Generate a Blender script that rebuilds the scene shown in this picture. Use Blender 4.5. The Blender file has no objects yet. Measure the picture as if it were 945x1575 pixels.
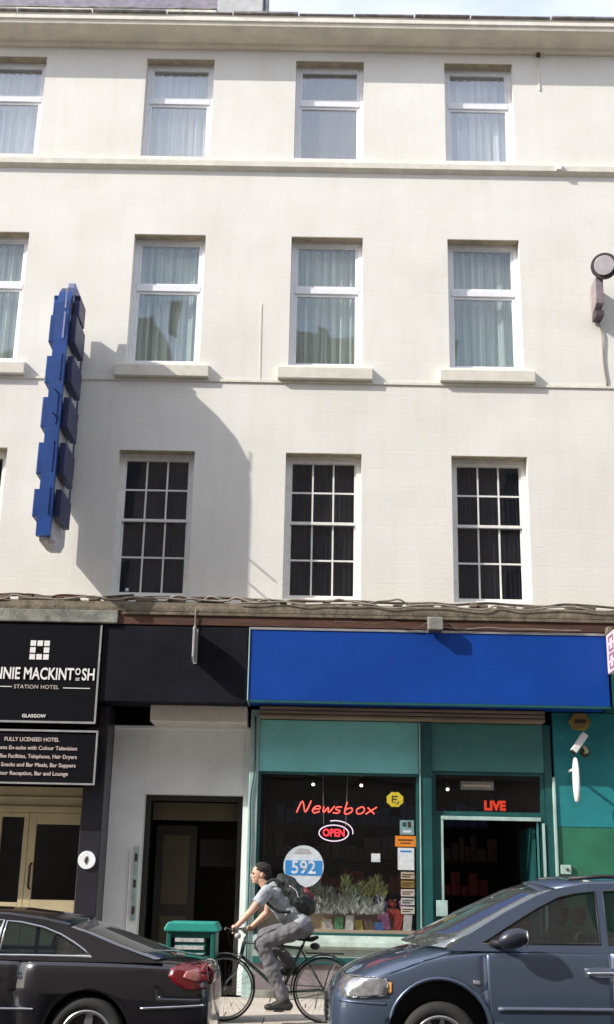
import bpy, bmesh, math, random
from mathutils import Vector, Matrix
from mathutils.geometry import tessellate_polygon
random.seed(7)
SC = bpy.context.scene
COL = SC.collection
R = math.radians

# ------------------------------------------------------------------ camera
cam_d = bpy.data.cameras.new('camera')
cam = bpy.data.objects.new('camera', cam_d); COL.objects.link(cam)
cam_d.sensor_fit = 'VERTICAL'; cam_d.sensor_height = 36.0
cam_d.lens = 36.0 * 1825 / 1575
cam_d.clip_start = 0.1; cam_d.clip_end = 2000
PITCH, YAW, ROLL = R(17.441), R(-0.383), R(1.165)
F = Vector((math.sin(YAW)*math.cos(PITCH), math.cos(YAW)*math.cos(PITCH), math.sin(PITCH)))
Rv = Vector((math.cos(YAW), -math.sin(YAW), 0)); U = Rv.cross(F)
R2 = math.cos(ROLL)*Rv + math.sin(ROLL)*U; U2 = -math.sin(ROLL)*Rv + math.cos(ROLL)*U
M = Matrix((R2, U2, -F)).transposed().to_4x4(); M.translation = Vector((0, -16.5, 1.4))
cam.matrix_world = M
SC.camera = cam

# ------------------------------------------------------------------ sky, sun, exposure
SUN_EL, SUN_ROT = math.atan(1.58/math.hypot(2.1, 1.0)), math.atan2(-2.1, -1.0)
world = bpy.data.worlds.new('World'); SC.world = world; world.use_nodes = True
wn = world.node_tree; wn.nodes.clear()
wo = wn.nodes.new('ShaderNodeOutputWorld'); bg = wn.nodes.new('ShaderNodeBackground')
sky = wn.nodes.new('ShaderNodeTexSky'); sky.sky_type = 'NISHITA'; sky.sun_disc = False
sky.sun_elevation = SUN_EL; sky.sun_rotation = SUN_ROT; sky.air_density = 1.0; sky.dust_density = 1.2; sky.ozone_density = 1.0
tc = wn.nodes.new('ShaderNodeTexCoord'); mp = wn.nodes.new('ShaderNodeMapping'); mp.inputs['Scale'].default_value = (1.5, 1.5, 4); mp.inputs['Location'].default_value = (1.3, 0.4, 0.7)
nz = wn.nodes.new('ShaderNodeTexNoise'); nz.inputs['Scale'].default_value = 1.6; nz.inputs['Detail'].default_value = 8; nz.inputs['Roughness'].default_value = .55
cr = wn.nodes.new('ShaderNodeValToRGB'); cr.color_ramp.elements[0].position = .38; cr.color_ramp.elements[1].position = .66
cr.color_ramp.elements[0].color = (.35, .35, .35, 1); cr.color_ramp.elements[1].color = (.95, .95, .95, 1)
mx = wn.nodes.new('ShaderNodeMix'); mx.data_type = 'RGBA'; mx.inputs['B'].default_value = (4.5, 4.6, 5.0, 1)
L = wn.links.new
L(tc.outputs['Generated'], mp.inputs['Vector']); L(mp.outputs['Vector'], nz.inputs['Vector']); L(nz.outputs['Fac'], cr.inputs['Fac'])
L(cr.outputs['Color'], mx.inputs['Factor']); L(sky.outputs['Color'], mx.inputs['A']); L(mx.outputs['Result'], bg.inputs['Color'])
bg.inputs['Strength'].default_value = 0.15
L(bg.outputs['Background'], wo.inputs['Surface'])
sl = bpy.data.lights.new('sun', 'SUN'); sl.energy = 2.5; sl.angle = R(0.53); sl.color = (1.0, .95, .87)
so = bpy.data.objects.new('sun', sl); COL.objects.link(so)
so.rotation_euler = Vector((2.1, 1.0, -1.58)).to_track_quat('-Z', 'Y').to_euler(); so.location = (-20, -10, 30)
SC.view_settings.view_transform = 'Standard'; SC.view_settings.look = 'None'; SC.view_settings.gamma = 1
SC.view_settings.exposure = 1.1
SC.cycles.max_bounces = 8

# ------------------------------------------------------------------ materials
def newmat(name):
    m = bpy.data.materials.new(name); m.use_nodes = True
    m.node_tree.nodes.clear(); return m, m.node_tree.nodes, m.node_tree.links
def mat(name, col, rough=.6, metal=0, spec=.5, coat=0, var=.12, vscale=3.0, bump=.0, bscale=60, col2=None, stretch=(1, 1, 1), emit=None, estr=0, sheen=0):
    m, n, l = newmat(name)
    o = n.new('ShaderNodeOutputMaterial'); p = n.new('ShaderNodeBsdfPrincipled'); l.new(p.outputs[0], o.inputs[0])
    p.inputs['Roughness'].default_value = rough; p.inputs['Metallic'].default_value = metal
    p.inputs['Specular IOR Level'].default_value = spec; p.inputs['Coat Weight'].default_value = coat; p.inputs['Coat Roughness'].default_value = .04
    p.inputs['Sheen Weight'].default_value = sheen
    t = n.new('ShaderNodeTexCoord'); q = n.new('ShaderNodeMapping'); q.inputs['Scale'].default_value = stretch
    l.new(t.outputs['Object'], q.inputs['Vector'])
    if var > 0 or col2:
        a = n.new('ShaderNodeTexNoise'); a.inputs['Scale'].default_value = vscale; a.inputs['Detail'].default_value = 7; a.inputs['Roughness'].default_value = .62
        l.new(q.outputs['Vector'], a.inputs['Vector'])
        r = n.new('ShaderNodeValToRGB'); r.color_ramp.elements[0].position = .32; r.color_ramp.elements[1].position = .68
        c0 = tuple(max(0, c*(1-var)) for c in col); c1 = tuple(min(1, c*(1+var*.7)) for c in col) if not col2 else col2
        r.color_ramp.elements[0].color = (*c0, 1); r.color_ramp.elements[1].color = (*c1, 1)
        l.new(a.outputs['Fac'], r.inputs['Fac']); l.new(r.outputs['Color'], p.inputs['Base Color'])
    else: p.inputs['Base Color'].default_value = (*col, 1)
    if bump > 0:
        b = n.new('ShaderNodeTexNoise'); b.inputs['Scale'].default_value = bscale; b.inputs['Detail'].default_value = 5
        l.new(q.outputs['Vector'], b.inputs['Vector'])
        u = n.new('ShaderNodeBump'); u.inputs['Strength'].default_value = bump; u.inputs['Distance'].default_value = .02
        l.new(b.outputs['Fac'], u.inputs['Height']); l.new(u.outputs[0], p.inputs['Normal'])
    if emit:
        p.inputs['Emission Color'].default_value = (*emit, 1); p.inputs['Emission Strength'].default_value = estr
    return m
def glass_mat(name, tint, refl, rough=.0, dirt_haze=.0):
    m, n, l = newmat(name)
    o = n.new('ShaderNodeOutputMaterial'); t = n.new('ShaderNodeBsdfTransparent'); t.inputs[0].default_value = (*tint, 1)
    g = n.new('ShaderNodeBsdfGlossy'); g.inputs['Roughness'].default_value = rough; g.inputs[0].default_value = (.95, .97, 1, 1)
    nz = n.new('ShaderNodeTexNoise'); nz.inputs['Scale'].default_value = 1.3; nz.inputs['Detail'].default_value = 1
    tcx = n.new('ShaderNodeTexCoord'); l.new(tcx.outputs['Object'], nz.inputs['Vector'])
    bp = n.new('ShaderNodeBump'); bp.inputs['Strength'].default_value = .25; bp.inputs['Distance'].default_value = .02; l.new(nz.outputs['Fac'], bp.inputs['Height']); l.new(bp.outputs[0], g.inputs['Normal'])
    lw = n.new('ShaderNodeLayerWeight'); lw.inputs['Blend'].default_value = .5; f = n.new('ShaderNodeMath'); f.operation = 'POWER'; f.inputs[1].default_value = 4.0; l.new(lw.outputs['Facing'], f.inputs[0])
    a = n.new('ShaderNodeMath'); a.operation = 'ADD'; a.inputs[1].default_value = refl+.035; a.use_clamp = True; l.new(f.outputs[0], a.inputs[0])
    x = n.new('ShaderNodeMixShader'); l.new(a.outputs[0], x.inputs[0]); l.new(t.outputs[0], x.inputs[1]); l.new(g.outputs[0], x.inputs[2])
    if dirt_haze > 0:
        d = n.new('ShaderNodeBsdfDiffuse'); d.inputs[0].default_value = (.6, .62, .6, 1)
        x2 = n.new('ShaderNodeMixShader'); x2.inputs[0].default_value = dirt_haze; l.new(x.outputs[0], x2.inputs[1]); l.new(d.outputs[0], x2.inputs[2]); l.new(x2.outputs[0], o.inputs[0])
    else: l.new(x.outputs[0], o.inputs[0])
    return m
def wall_mat():
    # cream masonry paint over coursed stone: mottled tone, dirty streaks, faint course joints in the bump
    m, n, l = newmat('cream_wall_paint')
    o = n.new('ShaderNodeOutputMaterial'); p = n.new('ShaderNodeBsdfPrincipled'); l.new(p.outputs[0], o.inputs[0]); p.inputs['Roughness'].default_value = .85
    t = n.new('ShaderNodeTexCoord')
    def noise(scale, st, det=6):
        q = n.new('ShaderNodeMapping'); q.inputs['Scale'].default_value = st; l.new(t.outputs['Object'], q.inputs['Vector'])
        a = n.new('ShaderNodeTexNoise'); a.inputs['Scale'].default_value = scale; a.inputs['Detail'].default_value = det; l.new(q.outputs['Vector'], a.inputs['Vector']); return a
    big = noise(.9, (1, 1, 1)); st = noise(2.2, (3, 3, .35), 8); fine = noise(14, (1, 1, 1.6))
    r = n.new('ShaderNodeValToRGB'); r.color_ramp.elements[0].position = .3; r.color_ramp.elements[1].position = .7
    r.color_ramp.elements[0].color = (.73, .705, .645, 1); r.color_ramp.elements[1].color = (.80, .785, .735, 1); l.new(big.outputs['Fac'], r.inputs['Fac'])
    r2 = n.new('ShaderNodeValToRGB'); r2.color_ramp.elements[0].position = .25; r2.color_ramp.elements[1].position = .55
    r2.color_ramp.elements[0].color = (.91, .90, .87, 1); r2.color_ramp.elements[1].color = (1, 1, 1, 1); l.new(st.outputs['Fac'], r2.inputs['Fac'])
    mu = n.new('ShaderNodeMix'); mu.data_type = 'RGBA'; mu.blend_type = 'MULTIPLY'; mu.inputs['Factor'].default_value = .45
    l.new(r.outputs['Color'], mu.inputs['A']); l.new(r2.outputs['Color'], mu.inputs['B'])
    # stone courses
    q = n.new('ShaderNodeMapping'); q.inputs['Rotation'].default_value = (R(90), 0, 0); l.new(t.outputs['Object'], q.inputs['Vector'])
    bk = n.new('ShaderNodeTexBrick'); bk.inputs['Scale'].default_value = 1.0; bk.inputs['Brick Width'].default_value = .78; bk.inputs['Row Height'].default_value = .29; bk.inputs['Mortar Size'].default_value = .012; bk.inputs['Mortar Smooth'].default_value = .8
    bk.inputs['Color1'].default_value = (1, 1, 1, 1); bk.inputs['Color2'].default_value = (.93, .93, .935, 1); bk.inputs['Mortar'].default_value = (.965, .965, .965, 1)
    wob = n.new('ShaderNodeMix'); wob.data_type = 'RGBA'; wob.blend_type = 'ADD'; wob.inputs['Factor'].default_value = .03
    l.new(q.outputs['Vector'], wob.inputs['A']); l.new(big.outputs['Color'], wob.inputs['B']); l.new(wob.outputs['Result'], bk.inputs['Vector'])
    mu2 = n.new('ShaderNodeMix'); mu2.data_type = 'RGBA'; mu2.blend_type = 'MULTIPLY'; mu2.inputs['Factor'].default_value = .28
    l.new(mu.outputs['Result'], mu2.inputs['A']); l.new(bk.outputs['Color'], mu2.inputs['B']); l.new(mu2.outputs['Result'], p.inputs['Base Color'])
    inv = n.new('ShaderNodeMath'); inv.operation = 'MULTIPLY_ADD'; inv.inputs[1].default_value = -.25; l.new(bk.outputs['Fac'], inv.inputs[0]); l.new(fine.outputs['Fac'], inv.inputs[2])
    u = n.new('ShaderNodeBump'); u.inputs['Strength'].default_value = .14; u.inputs['Distance'].default_value = .02
    l.new(inv.outputs[0], u.inputs['Height']); l.new(u.outputs[0], p.inputs['Normal'])
    return m
MT = dict(
    wall=wall_mat(),
    trim=mat('cream_trim', (.74, .71, .62), .8, var=.12, vscale=5, bump=.15),
    soffit=mat('cornice_paint', (.74, .68, .57), .85, var=.14, vscale=2.5, bump=.3, bscale=20),
    lime=mat('limewashed_parapet', (.66, .66, .52), .9, var=.3, vscale=4, bump=.4, bscale=25),
    lead=mat('dark_lead_gutter', (.26, .25, .26), .7, var=.5, vscale=6, bump=.3),
    slate=mat('roof_slate', (.20, .18, .22), .7, var=.35, vscale=6, bump=.3),
    stone=mat('grey_stone', (.50, .50, .50), .9, var=.2, vscale=5, bump=.4),
    upvc=mat('white_upvc', (.80, .81, .84), .35, var=.05, vscale=8),
    greyframe=mat('grey_window_paint', (.55, .55, .58), .5, var=.12, vscale=8, bump=.1),
    sash=mat('white_sash_paint', (.80, .79, .76), .55, var=.12, vscale=10, bump=.1),
    lintel=mat('brown_soffit', (.40, .34, .24), .85, var=.3, vscale=6),  # mottled brown tone for the lintel undersides
    curtain=mat('net_curtain', (.88, .94, .90), .9, var=.38, vscale=2.2, stretch=(7, 7, .15)),  # upright tone bands paint in the shading of the folds
    curtain2=mat('grey_green_curtain', (.56, .62, .57), .9, var=.55, vscale=2.2, stretch=(7, 7, .12)),  # fold shading put into the colour as stronger upright streaks
    blind=mat('dark_vertical_blind', (.020, .020, .030), .8, var=.7, vscale=3, stretch=(14, 14, .25)),
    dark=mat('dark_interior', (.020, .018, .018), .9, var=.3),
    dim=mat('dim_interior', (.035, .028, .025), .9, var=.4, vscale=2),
    concrete=mat('weathered_concrete', (.25, .25, .215), .9, var=.45, vscale=5, bump=.5, bscale=30),
    rust=mat('rusty_brown_board', (.085, .036, .022), .8, var=.45, vscale=4, stretch=(.4, 1, 2), bump=.3, bscale=25),
    flash=mat('weathered_ledge_top', (.165, .135, .095), .9, var=.5, vscale=7, bump=.5, bscale=30),
    cable=mat('cable_sheath', (.30, .27, .22), .7, var=.4, vscale=4),
    cable2=mat('dark_cable', (.10, .07, .05), .7, var=.4, vscale=4),
    cable3=mat('pale_cable', (.27, .24, .19), .7, var=.3, vscale=4),
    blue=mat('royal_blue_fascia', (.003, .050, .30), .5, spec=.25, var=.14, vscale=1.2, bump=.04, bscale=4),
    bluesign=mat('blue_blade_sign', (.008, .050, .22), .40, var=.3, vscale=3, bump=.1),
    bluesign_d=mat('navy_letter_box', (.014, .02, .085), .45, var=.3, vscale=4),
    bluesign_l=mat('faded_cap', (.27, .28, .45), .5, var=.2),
    palepanel=mat('pale_grey_panel_paint', (.42, .43, .46), .6, var=.2, vscale=3),
    black=mat('black_fascia_paint', (.009, .009, .014),   .65, spec=.12, var=.4, vscale=2, bump=.08, bscale=10),
    blackgl=mat('black_sign_board', (.004, .004, .006), .6, var=.2, spec=.1),
    silver=mat('aluminium_edging', (.50, .49, .48), .4, metal=.6, var=.15, vscale=8),
    white=mat('white_print', (.82, .80, .78), .5, var=.03),
    offwhite=mat('off_white_print', (.62, .52, .48), .5, var=.05),
    whitewall=mat('white_render', (.78, .80, .81), .75, var=.10, vscale=1.6, bump=.15, bscale=25),
    cream_box=mat('cream_shutter_box', (.60, .56, .50), .6, var=.12, vscale=3),
    brownbox=mat('brown_shutter_box', (.26, .19, .13), .6, var=.35, vscale=2.5, stretch=(.5, 1, 3)),
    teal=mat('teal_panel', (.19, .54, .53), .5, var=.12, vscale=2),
    teal2=mat('shaded_teal_panel', (.055, .20, .19), .5, var=.12, vscale=2),  # darker copy of the teal: shade on the right head panel put into colour
    tealdk=mat('dark_teal_paint', (.010, .085, .085), .45, var=.3, vscale=3, bump=.1),
    tealwall=mat('teal_wall_paint', (.012, .21, .235), .6, var=.28, vscale=2, bump=.15, bscale=15),
    green=mat('green_wall_panel', (.022, .15, .085), .6, var=.25, vscale=2, bump=.1),
    paleteal=mat('pale_weathered_paint', (.36, .50, .47), .7, var=.35, vscale=4, stretch=(1, 1, .4), bump=.3, bscale=20),
    palesill=mat('pale_green_sill', (.36, .44, .39), .7, var=.3, vscale=4, bump=.2),
    mauve=mat('mauve_stallriser', (.22, .185, .19), .8, var=.3, vscale=3, bump=.3),
    olive=mat('cream_hotel_joinery', (.50, .43, .27), .5, var=.15, vscale=3),
    beigedoor=mat('beige_door_panel', (.075, .062, .036), .6, var=.2),
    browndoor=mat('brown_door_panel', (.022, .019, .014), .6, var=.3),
    pierblack=mat('black_tiled_pier', (.022, .02, .03), .35, var=.4, vscale=3, bump=.15, bscale=12),
    chrome=mat('chrome', (.8, .8, .8), .12, metal=1, var=0),
    alloy=mat('alloy_rim', (.55, .55, .56), .3, metal=.9, var=.05),
    tyre=mat('tyre_rubber', (.028, .027, .026), .8, var=.2, bump=.2),
    blackplastic=mat('black_plastic', (.018, .018, .02), .5, var=.2),
    carblack=mat('black_car_paint', (.010, .008, .011), .28, coat=1, var=.05),
    carblue=mat('slate_blue_car_paint', (.10, .135, .205), .33, metal=.55, coat=1, var=.06, vscale=2),
    mirrorblue=mat('dark_blue_mirror_shell', (.02, .024, .04), .35, coat=.6, var=.05),
    caredge=mat('slate_blue_moulding', (.10, .12, .17), .45, var=.1),
    lampred=mat('red_lens', (.15, .005, .009), .2, coat=1, var=.2, vscale=12),
    lamppink=mat('clear_pink_lens', (.38, .13, .12), .15, coat=1, var=.3, vscale=30),
    headl=mat('headlight_reflector', (.50, .51, .53), .12, metal=.7, coat=1, var=.35, vscale=22),
    amber=mat('amber_lens', (.8, .35, .08), .2, coat=1),
    seat=mat('grey_car_seat', (.06, .058, .06), .85),
    skin=mat('skin', (.62, .37, .27), .5, var=.15, vscale=12),
    hair=mat('short_dark_hair', (.022, .016, .013), .8, var=.4, vscale=60, bump=.4, bscale=120),
    tshirt=mat('grey_tshirt', (.38, .40, .42), .9, var=.15, vscale=6, bump=.15, bscale=60),
    jeans=mat('grey_trousers', (.155, .15, .16), .9, var=.15, vscale=9, bump=.25, bscale=50),
    pack=mat('black_pack_fabric', (.020, .026, .024), .7, var=.5, vscale=9, bump=.25, bscale=60),
    packred=mat('dark_red_trim', (.13, .02, .03), .7),
    shoe=mat('black_shoe', (.02, .018, .018), .6),
    sock=mat('white_sock', (.7, .68, .64), .9),
    bike=mat('dark_green_bike_paint', (.018, .045, .036), .35, coat=.5, var=.2),
    steel=mat('dull_steel', (.32, .31, .30), .4, metal=.8, var=.2, vscale=9),
    bin=mat('teal_green_bin', (.010, .115, .095), .4, var=.25, vscale=4, bump=.1),
    binlid=mat('bright_teal_lid', (.03, .33, .27), .45, var=.2, vscale=4),
    binlabel=mat('pale_grey_panel', (.50, .52, .52), .5, var=.4, vscale=20),
    asphalt=mat('asphalt', (.055, .053, .05), .9, var=.25, vscale=2, bump=.5, bscale=120),
    slab=mat('pavement_slab', (.52, .46, .39), .9, var=.15, vscale=3, bump=.25, bscale=40),
    slab2=mat('pavement_slab_grey', (.36, .33, .30), .9, var=.18, vscale=3, bump=.25, bscale=40),
    grout=mat('pavement_bedding', (.20, .18, .16), .95, var=.2),
    kerb=mat('granite_kerb', (.36, .35, .34), .8, var=.25, vscale=10),
    yellowline=mat('yellow_road_paint', (.65, .45, .06), .7, var=.2),
    pinkbox=mat('faded_pink_lightbox', (.72, .58, .66), .45, var=.12, vscale=5),
    pinktext=mat('dull_rose_print', (.32, .17, .22), .5),
    gold=mat('yellow_brown_casing', (.28, .19, .04), .5, var=.3, vscale=10),
    brown=mat('dark_brown', (.06, .035, .02), .6),
    yellow=mat('yellow_badge', (.85, .68, .04), .5, var=.15, vscale=12),
    orange=mat('orange_notice', (.95, .30, .02), .5, var=.1, emit=(.85, .2, .02), estr=.0),
    paper=mat('white_paper_notice', (.82, .85, .88), .6, var=.15, vscale=14),
    paperg=mat('pale_teal_notice', (.25, .42, .44), .6, var=.3, vscale=18),
    disc=mat('pale_blue_disc', (.74, .82, .88), .5, var=.2, vscale=6),
    discblue=mat('blue_print', (.04, .30, .72), .5, var=.1),
    neonred=mat('red_neon_tube', (.5, .05, .04), .4, emit=(1, .10, .07), estr=.85, var=0),
    neonopen=mat('open_neon_tube', (.5, .02, .03), .4, emit=(1, .03, .05), estr=.9, var=0),
    neonring=mat('pale_neon_tube', (.6, .5, .6), .4, emit=(.65, .55, .70), estr=.45, var=0),
    redlit=mat('red_lit_sign', (.4, .03, .02), .4, emit=(1, .06, .02), estr=.3, var=.2, vscale=10),
    bulb=mat('lit_spotlamp', (1, .9, .7), .4, emit=(1, .85, .6), estr=2.2, var=0),
    tan=mat('tan_display_shelf', (.52, .43, .30), .7, var=.15),
    leaf=mat('grey_green_foliage', (.08, .11, .06), .6, var=.5, vscale=4, col2=(.26, .31, .25)),
    lens=mat('frosted_lens', (.46, .43, .46), .4, var=.15, vscale=6),
    lampcase=mat('dark_lamp_casing', (.07, .05, .055), .5, var=.3),
    lamparm=mat('mauve_grey_bracket', (.30, .25, .26), .6, var=.3, vscale=6),
    sandstone=mat('dark_sandstone', (.40, .33, .27), .9, var=.35, vscale=.7, bump=.3, bscale=8),
    opglass=mat('opposite_window_glass', (.05, .06, .07), .1, var=.2),
)
G_TOP = glass_mat('top_window_glass', (.98, .99, .99), .13, .02, dirt_haze=.08)  # diffuse share raised to paint pale sky haze on the top panes
G_UP = glass_mat('upper_window_glass', (.94, .97, .96), .045, .02, dirt_haze=.04)
G_SASH = glass_mat('old_sash_glass', (.80, .81, .85), .0, .01, dirt_haze=.004)
G_SHOP = glass_mat('shop_window_glass', (1, 1, 1), -.02, .0, dirt_haze=.002)
G_CAR = glass_mat('car_side_glass', (.26, .33, .33), .10, .0, dirt_haze=.01)
G_WS = glass_mat('windscreen_glass', (.50, .60, .55), .20, .02, dirt_haze=.05)

# ------------------------------------------------------------------ helpers. points are written (x, d, z): d = metres in front of the facade
WPOS = {}
class MB:
    def __init__(s): s.bm = bmesh.new()
    def v(s, x, d, z): return s.bm.verts.new((x, -d, z))
    def face(s, pts):
        try: return s.bm.faces.new([s.v(*p) for p in pts])
        except ValueError: return None
    def box(s, x0, x1, d0, d1, z0, z1):
        c = [s.v(x, d, z) for z in (z0, z1) for d in (d0, d1) for x in (x0, x1)]
        for f in ((0, 1, 3, 2), (4, 6, 7, 5), (2, 3, 7, 6), (0, 4, 5, 1), (1, 5, 7, 3), (0, 2, 6, 4)):
            s.bm.faces.new([c[i] for i in f])
        return s
    def tube(s, pts, r, n=8, r1=None, cap=True):
        P = [Vector((p[0], -p[1], p[2])) for p in pts]; rings = []
        k = len(P); up = Vector((0, 0, 1))
        for i, p in enumerate(P):
            t = (P[min(i+1, k-1)] - P[max(i-1, 0)]).normalized()
            a = t.cross(up if abs(t.dot(up)) < .95 else Vector((1, 0, 0))).normalized(); b = t.cross(a)
            rr = r if r1 is None else r + (r1-r)*i/(k-1)
            rings.append([s.bm.verts.new(p + rr*(math.cos(q*2*math.pi/n)*a + math.sin(q*2*math.pi/n)*b)) for q in range(n)])
        for i in range(k-1):
            for q in range(n): s.bm.faces.new((rings[i][q], rings[i][(q+1) % n], rings[i+1][(q+1) % n], rings[i+1][q]))
        if cap: s.bm.faces.new(rings[0][::-1]); s.bm.faces.new(rings[-1])
        return s
    def loop(s, pts, r, n=6):   # closed tube
        P = [Vector((p[0], -p[1], p[2])) for p in pts]; k = len(P); rings = []
        nrm = (P[k//3]-P[0]).cross(P[2*k//3]-P[0]).normalized()
        for i, p in enumerate(P):
            t = (P[(i+1) % k]-P[i-1]).normalized(); a = nrm; b = t.cross(a).normalized()
            rings.append([s.bm.verts.new(p + r*(math.cos(q*2*math.pi/n)*a + math.sin(q*2*math.pi/n)*b)) for q in range(n)])
        for i in range(k):
            for q in range(n): s.bm.faces.new((rings[i][q], rings[i][(q+1) % n], rings[(i+1) % k][(q+1) % n], rings[(i+1) % k][q]))
        return s
    def prism(s, poly, axis, a0, a1):  # poly of 2-D points; axis 'x': (d,z) at x a0..a1 ; 'd': (x,z) at d a0..a1 ; 'z': (x,d)
        def mk(u, w, a): return {'x': (a, u, w), 'd': (u, a, w), 'z': (u, w, a)}[axis]
        A = [s.v(*mk(u, w, a0)) for u, w in poly]; B = [s.v(*mk(u, w, a1)) for u, w in poly]; k = len(poly)
        for i in range(k): s.bm.faces.new((A[i], A[(i+1) % k], B[(i+1) % k], B[i]))
        s.bm.faces.new(A[::-1]); s.bm.faces.new(B); return s
    def ball(s, c, r, sc=(1, 1, 1), seg=16, rot=None):
        m = Matrix.Translation((c[0], -c[1], c[2])) @ (rot.to_4x4() if rot else Matrix.Identity(4)) @ Matrix.Diagonal((*[r*q for q in sc], 1))
        bmesh.ops.create_uvsphere(s.bm, u_segments=seg, v_segments=max(6, seg//2), radius=1, matrix=m); return s
    def build(s, name, m, parent=None, smooth=False, bevel=0, label=None, raw=False):
        bmesh.ops.recalc_face_normals(s.bm, faces=s.bm.faces)
        base = WPOS.get(parent.name, Vector((0, 0, 0))) if parent and not raw else Vector((0, 0, 0))
        if not parent:   # origin at the middle of the underside
            xs = [v.co for v in s.bm.verts]
            if xs and not raw:
                base = Vector(((min(c.x for c in xs)+max(c.x for c in xs))/2, (min(c.y for c in xs)+max(c.y for c in xs))/2, min(c.z for c in xs)))
        bmesh.ops.translate(s.bm, vec=-base, verts=s.bm.verts)
        me = bpy.data.meshes.new(name); s.bm.to_mesh(me); s.bm.free()
        me.materials.append(m)
        if smooth:
            for p in me.polygons: p.use_smooth = True
        o = bpy.data.objects.new(name, me); COL.objects.link(o)
        if parent: o.parent = parent; WPOS[o.name] = base
        else: o.location = base; WPOS[o.name] = base
        if bevel:
            b = o.modifiers.new('bevel', 'BEVEL'); b.width = bevel; b.segments = 2; b.limit_method = 'ANGLE'
        if label: o['label'] = label
        return o
def thing(name, label, cat, loc, group=None):
    o = bpy.data.objects.new(name, None); COL.objects.link(o); o.empty_display_size = .1
    o.location = (loc[0], -loc[1], loc[2]); WPOS[o.name] = Vector(o.location)
    o['label'] = label; o['category'] = cat
    if group: o['group'] = group
    return o
def tag(o, label, cat, group=None, kind=None):
    if label: o['label'] = label
    if cat: o['category'] = cat
    if group: o['group'] = group
    if kind: o['kind'] = kind
    return o
def struct(o): o['kind'] = 'structure'; return o
def apply_mods(o):
    dg = bpy.context.evaluated_depsgraph_get(); dg.update()
    me = bpy.data.meshes.new_from_object(o.evaluated_get(dg), depsgraph=dg)
    o.modifiers.clear(); o.data = me; return o
def text_mesh(txt, size, x, d, z, m, parent, name='lettering', align='CENTER', sx=1.0, depth=.006, off=0.0, rotz=0, bold=0):
    c = bpy.data.curves.new('t', 'FONT'); c.body = txt; c.size = size; c.extrude = depth; c.align_x = align; c.align_y = 'CENTER'; c.offset = bold; c.resolution_u = 3; c.space_character = 1.0+off
    o = bpy.data.objects.new('t', c); COL.objects.link(o)
    dg = bpy.context.evaluated_depsgraph_get(); dg.update()
    me = bpy.data.meshes.new_from_object(o.evaluated_get(dg), depsgraph=dg); bpy.data.objects.remove(o)
    me.materials.clear(); me.materials.append(m)
    base = WPOS.get(parent.name, Vector()) if parent else Vector()
    T = Matrix.Translation(Vector((x, -d, z)) - base) @ Matrix.Rotation(rotz, 4, 'Z') @ Matrix.Rotation(R(90), 4, 'X') @ Matrix.Diagonal((sx, 1, 1, 1))
    me.transform(T); q = bpy.data.objects.new(name, me); COL.objects.link(q); q.parent = parent; return q
def smoothline(pts, n=6, closed=False):
    out = []; k = len(pts)
    for i in range(k if closed else k-1):
        p0, p1, p2, p3 = [Vector(pts[(i+j) % k] if closed else pts[min(max(i+j, 0), k-1)]) for j in (-1, 0, 1, 2)]
        for s in range(n):
            t = s/n; out.append(tuple(.5*((2*p1)+(p2-p0)*t+(2*p0-5*p1+4*p2-p3)*t*t+(3*p1-p0-3*p2+p3)*t**3)))
    if not closed: out.append(tuple(pts[-1]))
    return out

# ================================================================== GROUND
PAVE = 3.6
o = struct(MB().box(-150, 150, PAVE+.15, 60, -.6, -.18).build('road', MT['asphalt'], raw=True))
o = struct(MB().box(-150, 150, -150, PAVE, -.6, -.045).build('pavement', MT['grout'], raw=True)); pav = o
slabs = []
for j in range(6):
    for k in range(-9, 10):
        w = .9 if j % 2 == 0 else .9
        x0 = k*.9 + (.45 if j % 2 else 0); d0 = .02 + j*.59
        b = MB(); b.box(-.444, .444, -.289, .289, 0, .045)
        if len(slabs) < 3: me_o = b.build('slab', MT[('slab', 'slab2', 'slab')[len(slabs) % 3]], None, bevel=.006, raw=True); slabs.append(me_o); o = me_o
        else:
            b.bm.free(); o = slabs[random.choice((0, 0, 1, 2))].copy(); COL.objects.link(o)
        o.name = 'slab'; o.parent = pav; o.location = (x0, -(d0+.295), -.045 + random.uniform(-.003, .003)); o.rotation_euler = (random.uniform(-.002, .002), 0, random.uniform(-.003, .003))
kb = struct(MB().box(-150, 150, PAVE, PAVE+.15, -.6, -.03).build('kerb', MT['grout'], raw=True))
kst = None
for k in range(-9, 10):
    if kst is None: kst = MB().box(-.445, .445, 0, .15, 0, .03).build('kerb_stone', MT['kerb'], None, bevel=.01, raw=True); o = kst
    else: o = kst.copy(); COL.objects.link(o)
    o.parent = kb; o.location = (k*.9, -PAVE, -.03)
struct(MB().box(-150, 150, 15.2, 18.0, -.6, -.02).build('far_pavement', MT['slab2'], raw=True))
for i, dd in enumerate((PAVE+.42, PAVE+.62)):
    o = struct(MB().box(-40, 40, dd, dd+.08, -.18, -.176).build('yellow_line', MT['yellowline'], raw=True))

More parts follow.
